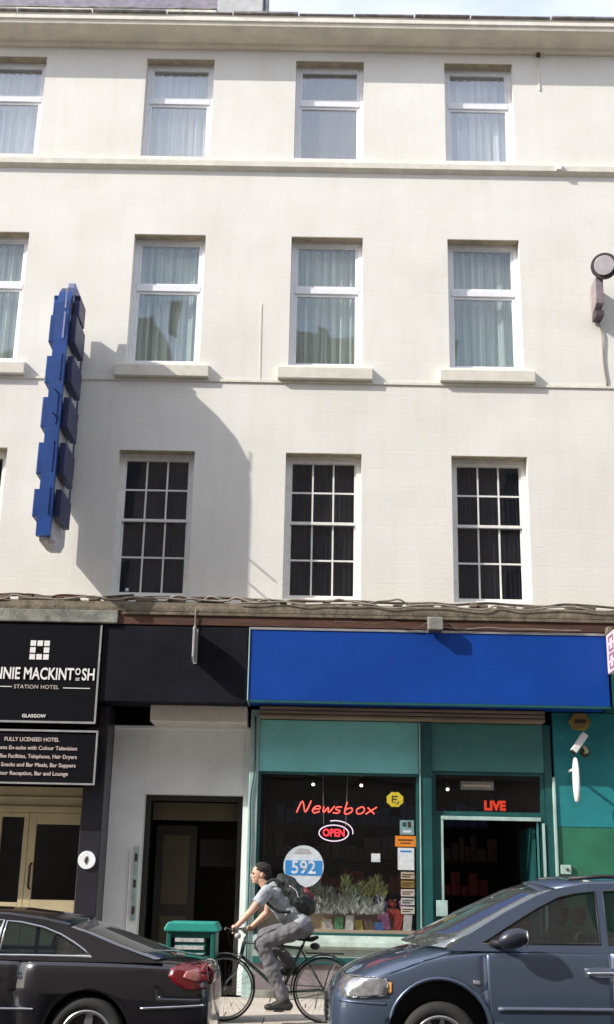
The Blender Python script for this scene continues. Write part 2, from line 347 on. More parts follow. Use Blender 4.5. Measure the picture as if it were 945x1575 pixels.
# ================================================================== THE TERRACE BUILDING
B = thing('terrace_building', 'cream painted terrace with three rows of tall sash windows above the shops', 'building', (0, 0, 0))
XL, XR = -9.2, 9.2
cols = [-7.50, -5.13, -2.35, .12, 2.567, 5.42, 7.9]
HW = .56
rows = {0: (5.278, 7.50), 1: (8.92, 11.12), 2: (12.545, 14.41)}
REV = .16
def wall_grid():
    b = MB()
    xs = [XL]+sum([[c-HW, c+HW] for c in cols], [])+[XR]
    zs = [5.0]+sum([list(rows[r]) for r in (0, 1, 2)], [])+[14.66]
    for i in range(len(xs)-1):
        for j in range(len(zs)-1):
            if i % 2 == 1 and j % 2 == 1:
                x0, x1, z0, z1 = xs[i], xs[i+1], zs[j], zs[j+1]; e = -.42
                b.face([(x0, 0, z0), (x0, e, z0), (x0, e, z1), (x0, 0, z1)]); b.face([(x1, 0, z0), (x1, 0, z1), (x1, e, z1), (x1, e, z0)])
                b.face([(x0, 0, z1), (x0, e, z1), (x1, e, z1), (x1, 0, z1)]); b.face([(x0, 0, z0), (x1, 0, z0), (x1, e, z0), (x0, e, z0)])
                continue
            b.face([(xs[i], 0, zs[j]), (xs[i+1], 0, zs[j]), (xs[i+1], 0, zs[j+1]), (xs[i], 0, zs[j+1])])
    bmesh.ops.remove_doubles(b.bm, verts=b.bm.verts, dist=1e-4)
    return b.build('wall', MT['wall'], B)
wall_grid()
# body behind: sides, back, roof, floors that shut out the light
b = MB(); b.box(XL, XL+.2, -9, -.01, 0, 14.6); b.box(XR-.2, XR, -9, -.01, 0, 14.6); b.box(XL, XR, -9.2, -9, 0, 15.4); b.box(XL, XR, -9, -.6, 14.75, 14.95)
b.build('side_and_back_wall', MT['concrete'], B)
b = MB()
for z in (4.95, 8.3, 11.9): b.box(XL+.2, XR-.2, -3.2, -.42, z, z+.2)
b.box(XL+.2, XR-.2, -3.3, -3.2, 3.8, 14.7)
for x in (-6.3, -3.75, -1.1, 1.35, 4.0, 6.7): b.box(x-.05, x+.05, -3.2, -.43, 5.15, 14.7)
b.build('interior_room', MT['dim'], B)
# cornice, string course, sill band, ledge
b = MB(); b.prism([(0, 14.60), (0, 14.93), (.45, 14.93), (.47, 14.80), (.45, 14.715), (.40, 14.70), (.10, 14.655), (.08, 14.60)], 'x', XL-.1, XR+.1); b.build('cornice', MT['soffit'], B)
MB().box(XL-.1, XR+.1, .455, .485, 14.78, 14.85).build('cornice_edge', MT['trim'], B, bevel=.008)
b = MB()
x = XL
while x < XR:
    w = random.uniform(.5, 1.4); h = random.uniform(.008, .03); b.box(x, min(x+w-.02, XR), .1, .50+random.uniform(-.01, .02), 14.932, 14.935+h); x += w
b.build('lead_gutter', MT['lead'], B)
b = MB(); b.prism([(0, 12.28), (.05, 12.31), (.085, 12.33), (.09, 12.42), (.0, 12.47)], 'x', XL-.05, XR+.05); b.build('string_course', MT['trim'], B)
MB().box(3.75, 3.83, .08, .13, 12.34, 12.43).build('cable_clip', MT['white'], B)
MB().box(XL, XR, 0, .022, 8.615, 8.655).build('sill_band', MT['trim'], B)
for c in cols: MB().prism([(0, 8.66), (.10, 8.665), (.11, 8.84), (0, 8.885)], 'x', c-.715, c+.715).build('sill', MT['trim'], B, bevel=.006)
# thin crack/pipe lines on the wall
MB().tube([(-.885, .012, 9.95), (-.88, .012, 9.3), (-.87, .012, 8.68)], .004, 5).build('conduit', MT['trim'], B)
MB().tube([(3.55, .012, 14.6), (3.56, .012, 13.9)], .012, 5).build('conduit', MT['trim'], B)
MB().box(3.53, 3.59, .0, .06, 14.54, 14.60).build('drain_outlet', MT['rust'], B)
# parapet and roof at the back of the cornice
MB().box(XL, -1.84, -.68, -.45, 14.93, 15.78).build('parapet', MT['stone'], B)
MB().box(XL, -1.845, -.46, -.40, 15.50, 15.74).build('parapet_coping', MT['lime'], B, bevel=.01)
b = MB()
for k in range(11):
    x0 = -9.2+k*.67; b.box(x0+.004, x0+.66, -.69, -.42, 15.782, 15.80+random.uniform(0, .01))
b.build('coping_cap', MT['lead'], B)
b = MB(); b.prism([(-.70, 15.83), (-1.5, 18.4), (-3.6, 18.6), (-3.6, 15.0), (-.70, 15.0)], 'x', XL, -1.87); b.build('slate_roof', MT['slate'], B)
MB().box(-1.84, -1.06, -1.3, -.5, 14.95, 17.4).build('chimney_stack', MT['stone'], B, bevel=.01)
MB().tube([(-1.0, -.55, 15.15), (-1.0, -.6, 15.7), (-1.01, -.62, 17)], .05, 8).build('vent_pipe', MT['lead'], B, smooth=True)
b = MB(); b.box(-1.84, XR, -8.8, -1.6, 14.96, 15.3); b.build('flat_roof', MT['lead'], B)

def frame_rect(b, x0, x1, z0, z1, d0, d1, w, wb=None, wt=None):
    wb = wb or w; wt = wt or w
    b.box(x0, x0+w, d0, d1, z0, z1); b.box(x1-w, x1, d0, d1, z0, z1)
    b.box(x0+w, x1-w, d0, d1, z0, z0+wb); b.box(x0+w, x1-w, d0, d1, z1-wt, z1)
def curtain(x0, x1, z0, z1, d, m, parent, amp=.03, waves=9, seed=0, name='curtain'):
    rn = random.Random(seed); b = MB(); n = 70; cols_ = []
    ph = [rn.uniform(0, 6.28) for _ in range(3)]
    for i in range(n+1):
        t = i/n; x = x0+(x1-x0)*t
        y = amp*(math.sin(t*waves*6.28+ph[0]+1.5*math.sin(t*5+ph[1]))+.5*math.sin(t*waves*13+ph[2]))
        cols_.append([b.v(x+.01*math.sin(9*t+ph[1]), d+y*k, z0+(z1-z0)*q) for q, k in ((0, 1.15), (.5, 1.0), (1, .7))])
    for i in range(n):
        for q in range(2): b.bm.faces.new((cols_[i][q], cols_[i+1][q], cols_[i+1][q+1], cols_[i][q+1]))
    return b.build(name, m, parent, smooth=True)
for ci, c in enumerate(cols):
    for r in (0, 1, 2):
        z0, z1 = rows[r]; x0, x1 = c-HW, c+HW
        b = MB()
        MB().box(x0+.003, x1-.003, -.155, -.005, z1-.012, z1-.002).build('lintel_soffit', MT['lintel'], B)
        if r == 0:
            frame_rect(b, x0, x1, z0, z1, -.24, -.16, .075, .06, .075)
            w = b.build('window', MT['sash'], B)
            zm = 6.47
            for k, (a, e, dd) in enumerate(((zm-.02, z1-.075, -.185), (z0+.06, zm+.02, -.225))):
                s = MB(); frame_rect(s, x0+.065, x1-.065, a, e, dd-.035, dd, .035, .05 if k else .04, .035)
                iw = (x1-x0-.20)/3
                for q in (1, 2): s.box(x0+.10+iw*q-.012, x0+.10+iw*q+.012, dd-.028, dd-.004, a+.03, e-.03)
                zc = (a+e)/2; s.box(x0+.10, x1-.10, dd-.0275, dd-.0045, zc-.012, zc+.012)
                s.build('sash', MT['sash'], w)
                for q in range(3):
                    for h in range(2):
                        za, ze = (a+.04, zc) if h == 0 else (zc, e-.03)
                        MB().face([(x0+.10+iw*q, dd-.018, za), (x0+.10+iw*(q+1), dd-.018, za), (x0+.10+iw*(q+1), dd-.018, ze), (x0+.10+iw*q, dd-.018, ze)]) 
                        g = MB(); g.box(x0+.102+iw*q, x0+.098+iw*(q+1), dd-.020, dd-.016, za+.002, ze-.002); g.build('pane', G_SASH, w)
            curtain(x0+.08, x1-.08, z0+.05, z1-.06, -.30, MT['blind'], w, .018, 14, ci*7+r, 'blind')
            if ci == 2: MB().ball((-2.70, -.27, 5.43), .035).build('ornament', MT['paper'], w, smooth=True)
        else:
            fm = MT['upvc'] if r == 1 or ci in (3, 4) else MT['upvc']
            frame_rect(b, x0, x1, z0, z1, -.24, -.16, .065)
            zt = 10.255 if r == 1 else 13.69
            b.box(x0+.065, x1-.065, -.235, -.150, zt-.05, zt+.05)
            w = b.build('window', fm, B, bevel=.006)
            for k, (a, e) in enumerate(((zt+.05, z1-.065), (z0+.065, zt-.05))):
                s = MB(); frame_rect(s, x0+.066, x1-.066, a, e, -.225, -.175, .042); s.build('casement', fm, w, bevel=.005)
                g = MB(); g.box(x0+.107, x1-.107, -.205, -.195, a+.04, e-.04); g.build('pane', G_TOP if r == 2 else G_UP, w)
            MB().box(x0-.0, x1+.0, -.16, -.11, z0, z0+.035).build('frame_sill', fm, w, bevel=.005)
            if r == 2 and ci == 3:
                curtain(x0+.08, x1-.08, z0+.06, z1-.06, -.34, MT['blind'], w, .01, 5, 3)
            elif r == 2: curtain(x0+.07, x1-.07, z0+.06, z1-.05, -.40, MT['curtain'], w, .045, 7, ci*5+1)
            else:
                curtain(x0+.07, x1-.07, z0+.06, z1-.05, -.40, MT['curtain2'], w, .05, 6, ci*3+2)

# ------------------------------------------------------------------ ledge over the shops with its tangle of cables
LG = thing('shop_ledge', 'weathered ledge running over all the shop fascias below the sash windows', 'ledge', (0, .3, 4.75))
b = MB(); b.prism([(0, 5.0), (0, 5.15), (.45, 5.10), (.58, 5.06), (.60, 4.98), (.60, 4.93), (0, 4.93)], 'x', XL, XR); b.build('ledge_top', MT['flash'], LG, bevel=.01)
b = MB()
x = XL
while x < XR:   # broken pieces of render and moss along the ledge
    w = random.uniform(.08, .35); b.box(x, x+w, .30+random.uniform(0, .15), .50+random.uniform(0, .06), 5.08, 5.11+random.uniform(0, .045)); x += w*random.uniform(1.0, 2.2)
bmesh.ops.transform(b.bm, matrix=Matrix.Identity(4), verts=b.bm.verts)
o = b.build('loose_render', MT['flash'], LG, bevel=.01); o['kind'] = 'stuff'
MB().box(XL, -2.66, .05, .63, 4.755, 4.928).build('concrete_beam', MT['concrete'], LG, bevel=.01)
MB().box(-2.655, XR, .05, .585, 4.75, 4.928).build('timber_board', MT['rust'], LG, bevel=.008)
MB().box(-2.60, XR, .585, .61, 4.885, 4.926).build('board_edging', MT['flash'], LG, bevel=.004)
def cable(name_lab, pts, r, m, grp='cables strung along the ledge'):
    o = MB().tube(smoothline(pts, 5), r, 6).build('cable', m, smooth=True); tag(o, name_lab, 'cable', grp); return o
def wig(x0, x1, z, d, step, az, ad, seed):
    rn = random.Random(seed); out = []; x = x0
    while x < x1: out.append((x, d+rn.uniform(-ad, ad), z+rn.uniform(-az, az))); x += step*rn.uniform(.6, 1.4)
    return out
cable('pale cable lying loosely along the ledge above the black fascia and hotel sign', wig(-5.6, -1.0, 5.10, .58, .22, .035, .02, 1), .013, MT['cable3'])
cable('thick brown cable along the ledge top from hotel sign to blue fascia', wig(-5.8, 5.5, 5.14, .46, .35, .03, .03, 2), .018, MT['cable2'])
cable('tangled pale cable sagging along the ledge above the blue fascia', wig(-1.0, 5.6, 5.06, .625, .26, .035, .01, 3), .012, MT['cable3'])
cable('grey cable bunched on the ledge in the middle of the facade', wig(-2.2, 1.4, 5.13, .55, .17, .05, .02, 4), .014, MT['cable'])
cable('thin dark cable hanging in short loops below the ledge beside the floodlight', wig(.3, 2.2, 4.80, .64, .2, .05, .005, 5), .008, MT['cable2'])
cable('thin pale cable clipped along the top edge of the blue fascia', wig(1.75, 4.0, 4.775, .64, .3, .018, .004, 6), .008, MT['cable3'])
cable('rust brown cable on the ledge above the hotel sign at the left', wig(-5.8, -2.4, 5.15, .5, .2, .03, .02, 8), .016, MT['rust'])

# ------------------------------------------------------------------ fascias and signs
f = thing('blue_fascia_sign', 'plain royal blue shop fascia above the newsagent window', 'fascia sign', (1.58, .3, 3.74))
MB().box(-.845, 4.0, .05, .60, 3.745, 4.725).build('fascia_panel', MT['blue'], f, bevel=.006)
MB().box(-.86, -.845, .04, .615, 3.735, 4.73).build('end_trim', MT['paleteal'], f)
MB().box(-.845, 4.0, .595, .612, 4.705, 4.735).build('top_trim', MT['silver'], f)
MB().box(-.845, 4.0, .585, .61, 3.715, 3.747).build('bottom_trim', MT['tealdk'], f)
f = thing('neighbour_fascia_sign', 'dark teal fascia at the right edge next to the blue fascia', 'fascia sign', (6.2, .3, 3.74))
MB().box(4.03, 8.6, .05, .58, 3.745, 4.725).build('fascia_panel', MT['tealdk'], f, bevel=.006)
f = thing('black_fascia', 'plain black fascia above the white doorway between hotel sign and blue fascia', 'fascia', (-1.86, .3, 3.7))
MB().box(-2.85, -.875, .05, .575, 3.70, 4.73).build('fascia_panel', MT['black'], f, bevel=.006)
f = thing('hotel_sign', 'black hotel sign board with white square emblem and long name', 'sign', (-3.9, .3, 3.39))
MB().box(-8.6, -2.875, .05, .60, 3.39, 4.725).build('sign_board', MT['blackgl'], f)
MB().box(-8.6, -2.862, .598, .618, 3.385, 3.412).build('edging', MT['silver'], f); MB().box(-2.884, -2.860, .598, .618, 3.413, 4.72).build('edging', MT['silver'], f)
sc = .093; cx, cz = -3.69, 4.365
for i in range(3):
    for j in range(3):
        if (i, j) != (1, 1): MB().box(cx+(i-1)*sc-.037, cx+(i-1)*sc+.037, .600, .606, cz+(j-1)*sc-.037, cz+(j-1)*sc+.037).build('emblem_square', MT['white'], f)
def bounds(o): return min(v.co.x for v in o.data.vertices), max(v.co.x for v in o.data.vertices)
t = text_mesh('SH', .225, 0, .606, 4.035, MT['white'], f, 'hotel_name', align='RIGHT', sx=.68, bold=.004)
for v in t.data.vertices: v.co.x += -2.912
xe = bounds(t)[0]
t = text_mesh('O', .125, 0, .606, 4.075, MT['white'], f, 'hotel_name', align='RIGHT', sx=.75, bold=.003)
for v in t.data.vertices: v.co.x += xe+WPOS[f.name].x-.018
xo = bounds(t); MB().box(xo[0]+WPOS[f.name].x+.01, xo[1]+WPOS[f.name].x-.01, .600, .606, 3.985, 3.995).build('hotel_name', MT['white'], f); MB().box(xo[0]+WPOS[f.name].x+.01, xo[1]+WPOS[f.name].x-.01, .600, .606, 3.962, 3.972).build('hotel_name', MT['white'], f)
t = text_mesh('RENNIE MACKINT', .225, 0, .606, 4.035, MT['white'], f, 'hotel_name', align='RIGHT', sx=.68, bold=.004)
for v in t.data.vertices: v.co.x += xo[0]+WPOS[f.name].x-.016
text_mesh('STATION HOTEL', .075, cx, .604, 3.862, MT['offwhite'], f, 'hotel_subtitle', sx=1.0, off=.08)
MB().box(cx-.85, cx-.33, .600, .605, 3.858, 3.868).build('rule', MT['white'], f); MB().box(cx+.36, cx+.72, .600, .605, 3.852, 3.862).build('rule', MT['white'], f)
text_mesh('GLASGOW', .062, cx-.0, .604, 3.475, MT['white'], f, 'town_name', off=.05, bold=.001)
f = thing('hotel_notice_board', 'black notice board with five lines of small print under the hotel sign', 'sign', (-3.9, .3, 2.59))
MB().box(-8.6, -2.825, .35, .60, 2.60, 3.285).build('sign_board', MT['blackgl'], f)
MB().box(-8.6, -2.815, .598, .618, 3.272, 3.297).build('edging', MT['silver'], f); MB().box(-8.6, -2.815, .598, .618, 2.590, 2.612).build('edging', MT['silver'], f); MB().box(-2.838, -2.815, .598, .618, 2.613, 3.271).build('edging', MT['silver'], f)
for k, (s, z) in enumerate((('FULLY LICENSED HOTEL', 3.165), ('All Rooms En-suite with Colour Television', 3.055), ('Tea-Coffee Facilities, Telephone, Hair Dryers', 2.945), ('All Day Snacks and Bar Meals, Bar Suppers', 2.835), ('24 Hour Reception, Bar and Lounge', 2.725))):
    text_mesh(s, .072, cx, .604, z, MT['offwhite'], f, 'print_line', sx=(.93, .98, .93, .98, .98)[k], bold=.0008)

# the blue blade sign, seen end-on
f = thing('projecting_blade_sign', 'tall blue blade sign with lettered boxes projecting end-on between the left windows', 'projecting sign', (-3.61, .1, 5.75))
prof = [(.14, 5.95), (.34, 5.80), (.6, 5.76), (1.1, 5.76), (1.24, 5.84), (1.25, 6.5), (1.25, 8.7), (1.22, 9.28), (1.13, 9.49), (.99, 9.62), (.84, 9.68), (.65, 9.66), (.45, 9.68), (.32, 9.72), (.30, 9.46), (.12, 9.44)]
MB().prism([(min(d_, 1.17), z_) for d_, z_ in prof], 'x', -3.71, -3.575).build('side_panel', MT['palepanel'], f)
e_ = [(1.17, 5.80), (1.24, 5.84), (1.25, 6.5), (1.25, 8.7), (1.22, 9.28), (1.13, 9.49), (.99, 9.62), (.84, 9.68), (.60, 9.67), (.60, 9.60), (.84, 9.60), (.97, 9.54), (1.08, 9.43), (1.15, 9.24), (1.17, 8.7)]
b = MB(); outer = e_[1:9]; inner = e_[:0]
ring_o = [(1.24, 5.80), (1.25, 6.5), (1.25, 8.7), (1.22, 9.28), (1.13, 9.49), (.99, 9.62), (.84, 9.68), (.55, 9.69)]
ring_i = [(1.16, 5.80), (1.165, 6.5), (1.165, 8.7), (1.14, 9.25), (1.07, 9.42), (.95, 9.54), (.82, 9.59), (.55, 9.60)]
for k in range(7):
    b.prism([ring_o[k], ring_o[k+1], ring_i[k+1], ring_i[k]], 'x', -3.735, -3.545)
bmesh.ops.remove_doubles(b.bm, verts=b.bm.verts, dist=1e-5); o = b.build('edge_band', MT['bluesign'], f)
MB().prism([(0, 6.7), (.13, 6.52), (.13, 9.0), (0, 9.1)], 'x', -3.70, -3.575).build('wall_mount', MT['bluesign_d'], f)
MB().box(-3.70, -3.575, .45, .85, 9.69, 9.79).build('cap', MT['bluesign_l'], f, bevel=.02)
def boxprofile(z0, z1, k, sgn):
    # letter box: rounded plate with a notched outline, bolted to the face of the blade
    cz_ = (z0+z1)/2; h = (z1-z0)/2; pts = []
    for i in range(24):
        a = i/24*6.28318; r = 1/max(abs(math.cos(a)), abs(math.sin(a)))**.97
        r *= 1-(.10 if i == (3*k+2) % 20 else 0)
        pts.append((.79+(.22 if k % 6 == 0 else .33)*math.cos(a)*r, cz_+h*math.sin(a)*r))
    return pts
for k, (z0, z1) in enumerate(((9.17, 9.50), (8.70, 9.13), (8.07, 8.49), (7.40, 7.86), (6.71, 7.18), (6.10, 6.50))):
    MB().prism(boxprofile(z0, z1, k, 1), 'x', -3.543, -3.455).build('letter_box', MT['bluesign_d'], f, bevel=.01)  # side away from the sun: its shade is put into the darker navy
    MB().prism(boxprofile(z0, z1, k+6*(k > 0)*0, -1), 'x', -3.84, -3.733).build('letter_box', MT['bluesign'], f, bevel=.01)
    MB().box(-3.61, -3.59, 1.252, 1.262, z0, z1-.02).build('edge_strip', MT['bluesign_l'] if k < 2 else MT['bluesign'], f)
MB().ball((-3.55, 1.08, 5.77), .085, (1, 1, .7)).build('end_lamp', MT['lens'], f, smooth=True)
b = MB()
for z in (7.0, 8.9): b.tube([(-3.61, .0, z), (-3.61, .3, z)], .03, 8)
b.build('stay_bracket', MT['lampcase'], f)

for z in (7.87, 7.52): MB().tube([(-3.60, 1.24, z), (-3.60, 1.46, z-.04)], .012, 6).build('outer_arm', MT['bluesign_d'], f)
f = thing('floodlight', 'small grey box floodlight on the ledge above the blue fascia', 'floodlight', (1.65, .75, 4.67))
MB().prism([(.64, 4.71), (.80, 4.71), (.80, 4.88), (.64, 4.92)], 'x', 1.56, 1.76).build('housing', MT['concrete'], f, bevel=.012)
MB().box(1.575, 1.745, .655, .785, 4.695, 4.709).build('lens', MT['lampcase'], f)
f = thing('projecting_bracket', 'empty grey metal sign bracket projecting from the black fascia', 'bracket', (-1.56, .7, 4.2))
MB().prism([(.58, 4.25), (.82, 4.20), (.90, 4.26), (.90, 4.66), (.82, 4.70), (.58, 4.66)], 'x', -1.595, -1.565).build('plate', MT['silver'], f, bevel=.006)
MB().box(-1.605, -1.555, .575, .59, 4.22, 4.70).build('backplate', MT['silver'], f)
MB().tube([(-1.60, .61, 4.72), (-1.60, .62, 4.98)], .01, 6).build('stay', MT['cable'], f)
f = thing('pink_lightbox_sign', 'faded pink lightbox sign projecting at the right end of the blue fascia', 'projecting sign', (4.03, .95, 4.15))
MB().box(3.975, 4.13, .66, 1.22, 4.17, 4.70).build('lightbox', MT['pinkbox'], f, bevel=.012)
MB().box(4.02, 4.09, .58, .66, 4.35, 4.45).build('arm', MT['silver'], f)
MB().box(3.97, 4.05, .64, .78, 4.705, 4.80).build('junction_box', MT['flash'], f, bevel=.01)
for k in range(4):
    zz = 4.61-k*.118
    b = MB(); b.box(3.967, 3.975, .80, .84, zz-.04, zz+.04); b.box(3.967, 3.975, 1.00, 1.04, zz-.04, zz+.04); b.box(3.967, 3.975, .84, 1.00, zz+(-.04 if k % 2 else .02), zz+(-.02 if k % 2 else .04))
    b.build('lettering', MT['pinktext'], f)
f = thing('wall_lamp', 'round dark bulkhead lamp on a bracket high on the right of the wall', 'wall lamp', (4.28, .2, 9.7))
rot = Matrix.Rotation(R(-38), 3, 'X') @ Matrix.Rotation(0, 3, 'Z')
def disc(c, r, th, m, name, par, tilt=-30, yaw=-18, seg=28, dome=0):
    b = MB(); Mx = Matrix.Translation((c[0], -c[1], c[2])) @ Matrix.Rotation(R(yaw), 4, 'Z') @ Matrix.Rotation(R(90+tilt), 4, 'X')
    bmesh.ops.create_cone(b.bm, cap_ends=True, segments=seg, radius1=r*.86, radius2=r, depth=th, matrix=Mx)
    return b.build(name, m, par, smooth=False, bevel=.01)
disc((4.34, .40, 10.45), .205, .16, MT['lampcase'], 'casing', f, tilt=14)
disc((4.315, .485, 10.428), .155, .05, MT['lens'], 'lens', f, tilt=14)
MB().prism([(.03, 9.80), (.32, 9.88), (.36, 10.30), (.03, 10.30)], 'x', 4.20, 4.32).build('bracket_box', MT['lamparm'], f, bevel=.01)
MB().box(4.20, 4.33, .02, .26, 9.70, 9.80).build('terminal_box', MT['lampcase'], f, bevel=.01)
MB().tube(smoothline([(4.29, .03, 9.70), (4.34, .03, 9.5), (4.335, .02, 9.1), (4.37, .02, 8.66)], 5), .014, 6).build('cable', MT['cable'], f, smooth=True)
# ================================================================== GROUND FLOOR
# ---- plain white doorway
W = thing('white_doorway', 'white rendered shopfront with open dark doorway below the black fascia', 'doorway', (-1.8, -.4, 0))
b = MB(); b.box(-2.74, -2.27, -.6, -.4, 0, 3.48); b.box(-.91, -.83, -.6, -.4, 0, 3.48); b.box(-2.268, -.912, -.6, -.4, 2.555, 3.48); b.build('wall', MT['whitewall'], W)
MB().box(-2.74, -.84, -.405, -.36, 3.44, 3.48).build('head_trim', MT['whitewall'], W, bevel=.004)
MB().box(-2.18, -.87, -.50, .17, 3.475, 3.70).build('shutter_box', MT['cream_box'], W, bevel=.012)
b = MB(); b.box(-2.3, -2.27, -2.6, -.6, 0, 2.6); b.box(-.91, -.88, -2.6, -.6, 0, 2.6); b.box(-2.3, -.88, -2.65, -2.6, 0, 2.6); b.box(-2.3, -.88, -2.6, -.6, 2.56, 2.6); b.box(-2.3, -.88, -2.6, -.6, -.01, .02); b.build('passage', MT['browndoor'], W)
b = MB(); frame_rect(b, -2.265, -.915, .02, 2.55, -.66, -.605, .07); b.build('door_frame', MT['browndoor'], W)
MB().box(-2.19, -.99, -.86, -.82, 2.23, 2.47).build('transom_panel', MT['beigedoor'], W)
MB().ball((-1.52, -.66, 2.515), .05, (1.6, .6, .35)).build('ceiling_lamp', MT['lens'], W, smooth=True)
d_ = MB().box(-2.18, -1.60, -1.32, -1.28, .02, 2.18).build('door', MT['browndoor'], W)
for zz in ((.2, .95), (1.1, 2.05)): MB().box(-2.08, -1.70, -1.282, -1.27, *zz).build('door_panel', MT['beigedoor'], d_, bevel=.006)
MB().box(-1.55, -1.0, -1.34, -1.30, 1.62, 2.0).build('notice', MT['dark'], W)
b = MB(); b.box(-2.36, -2.29, -.4, -.37, .9, 1.84); b.build('entry_panel', MT['paleteal'], W, bevel=.004)
for k in range(5): MB().box(-2.345, -2.31, -.37, -.36, .98+k*.17, 1.08+k*.17).build('entry_button', MT['brown'] if k % 2 == 0 else MT['silver'], W)
MB().tube([(-2.41, -.385, 0.1), (-2.41, -.385, 1.8)], .012, 6).build('conduit', MT['whitewall'], W)
W.location.y -= .15
# ---- black pier
P = thing('black_pier', 'black painted pier between the hotel entrance and white doorway', 'pier', (-2.9, 0, 0))
MB().box(-3.03, -2.745, -.62, .26, 0, 3.69).build('shaft', MT['pierblack'], P, bevel=.01)
MB().box(-3.035, -2.74, -.63, .28, 0, .25).build('plinth', MT['pierblack'], P, bevel=.01)
f = thing('round_plaque', 'small round white plaque on the black pier beside the hotel entrance', 'plaque', (-2.90, .27, 1.65))
pc = (-2.905, 1.655)
b = MB(); bmesh.ops.create_cone(b.bm, cap_ends=True, segments=28, radius1=.115, radius2=.115, depth=.03, matrix=Matrix.Translation((pc[0], -.276, pc[1])) @ Matrix.Rotation(R(90), 4, 'X')); b.build('disc', MT['paper'], f, bevel=.004)
MB().prism([(pc[0]-.03, pc[1]-.02), (pc[0], pc[1]-.06), (pc[0]+.025, pc[1]), (pc[0]+.01, pc[1]+.05), (pc[0]-.02, pc[1]+.03)], 'd', .29, .297).build('emblem', MT['brown'], f)
# ---- hotel entrance
H = thing('hotel_entrance', 'cream framed hotel entrance with dark glazed door below the notice board', 'entrance', (-4.2, -.3, 0))
E0 = -.30
b = MB(); b.box(-4.75, -3.03, E0-.05, E0, 2.28, 2.62); b.box(-8.5, -4.75, E0-.05, E0, 0, 2.62); b.build('cream_panel', MT['olive'], H)
b = MB(); b.box(-4.75, -3.03, E0, E0+.03, 2.29, 2.36); b.box(-4.75, -3.03, E0, E0+.02, 2.47, 2.49); b.build('panel_moulding', MT['olive'], H, bevel=.005)
dr = MB(); frame_rect(dr, -3.83, -3.035, .02, 2.275, E0-.05, E0, .10, 1.12, .15); dr = dr.build('door', MT['olive'], H, bevel=.006)
MB().box(-3.73, -3.135, E0-.03, E0-.02, 1.14, 2.125).build('pane', G_SHOP, dr)
MB().tube([(-3.76, E0+.0, 1.28), (-3.76, E0+.07, 1.30), (-3.76, E0+.07, 1.58), (-3.76, E0, 1.60)], .018, 8).build('handle', MT['brown'], dr, smooth=True)
MB().box(-3.60, -3.27, E0, E0+.006, .25, .95).build('kick_panel', MT['olive'], dr, bevel=.01)
sd = MB(); frame_rect(sd, -4.28, -3.835, .02, 2.275, E0-.05, E0, .07, 1.08, .06); sd = sd.build('side_light', MT['olive'], H, bevel=.006)
MB().box(-4.21, -3.905, E0-.03, E0-.02, 1.1, 2.215).build('pane', G_SHOP, sd)
sd = MB(); frame_rect(sd, -4.748, -4.285, .02, 2.275, E0-.05, E0, .06, 1.08, .06); sd = sd.build('side_light', MT['olive'], H, bevel=.006)
MB().box(-4.688, -4.345, E0-.03, E0-.02, 1.1, 2.215).build('pane', G_SHOP, sd)
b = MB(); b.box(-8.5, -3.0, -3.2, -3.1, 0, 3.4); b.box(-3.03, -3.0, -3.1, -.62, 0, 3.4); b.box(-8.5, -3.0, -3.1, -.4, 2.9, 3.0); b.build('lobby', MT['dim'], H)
# ---- pilaster between doorway and newsagent
P = thing('pale_pilaster', 'pale weathered pilaster between white doorway and newsagent window', 'pilaster', (-.76, 0, 0))
MB().box(-.825, -.70, -.62, .03, 0, 3.70).build('shaft', MT['paleteal'], P, bevel=.01)
MB().box(-.835, -.69, -.1, .06, 0, .3).build('plinth', MT['paleteal'], P, bevel=.01)
MB().tube(smoothline([(-.76, .05, 3.6), (-.75, .05, 2.9), (-.79, .05, 2.5), (-.78, .05, 1.9), (-.78, .05, .4)], 4), .012, 6).build('conduit', MT['tealdk'], P, smooth=True)
# ---- newsagent shopfront
N = thing('newsagent_shopfront', 'teal newsagent shopfront with large window and glazed door under the blue fascia', 'shopfront', (1.2, 0, 0))
b = MB()
for k in range(3): b.box(-.70, 3.20, -.05, .20-.0*k, 3.575+k*.055, 3.622+k*.055)
b.build('roller_shutter_box', MT['brownbox'], N, bevel=.012)
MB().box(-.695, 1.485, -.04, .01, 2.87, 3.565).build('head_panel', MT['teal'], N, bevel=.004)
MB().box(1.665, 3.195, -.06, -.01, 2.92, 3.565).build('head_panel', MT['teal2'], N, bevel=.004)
MB().box(1.490, 1.660, -.15, .04, .0, 3.57).build('mullion_post', MT['tealdk'], N, bevel=.01)
MB().box(1.488, 1.505, .041, .055, .4, 3.56).build('mullion_edge', MT['paleteal'], N)
b = MB(); frame_rect(b, -.695, 1.485, .775, 2.865, -.09, .0, .035, .03, .03); wf = b.build('window_frame', MT['tealdk'], N)
MB().box(-.66, 1.45, -.055, -.049, .80, 2.84).build('pane', G_SHOP, wf)
MB().prism([(-.10, .60), (.10, .60), (.14, .64), (.12, .70), (-.0, .775), (-.10, .775)], 'x', -.70, 1.485).build('window_sill', MT['palesill'], N, bevel=.01)
MB().box(-.70, 1.485, -.10, .06, .50, .598).build('sill_band', MT['palesill'], N, bevel=.006)
MB().box(-.70, 1.485, -.10, .09, .42, .498).build('riser_band', MT['tealdk'], N, bevel=.006)
MB().box(-.70, 1.485, -.10, .04, .0, .418).build('stallriser', MT['mauve'], N)
MB().box(-.70, 1.485, .04, .07, .0, .10).build('plinth', MT['concrete'], N)
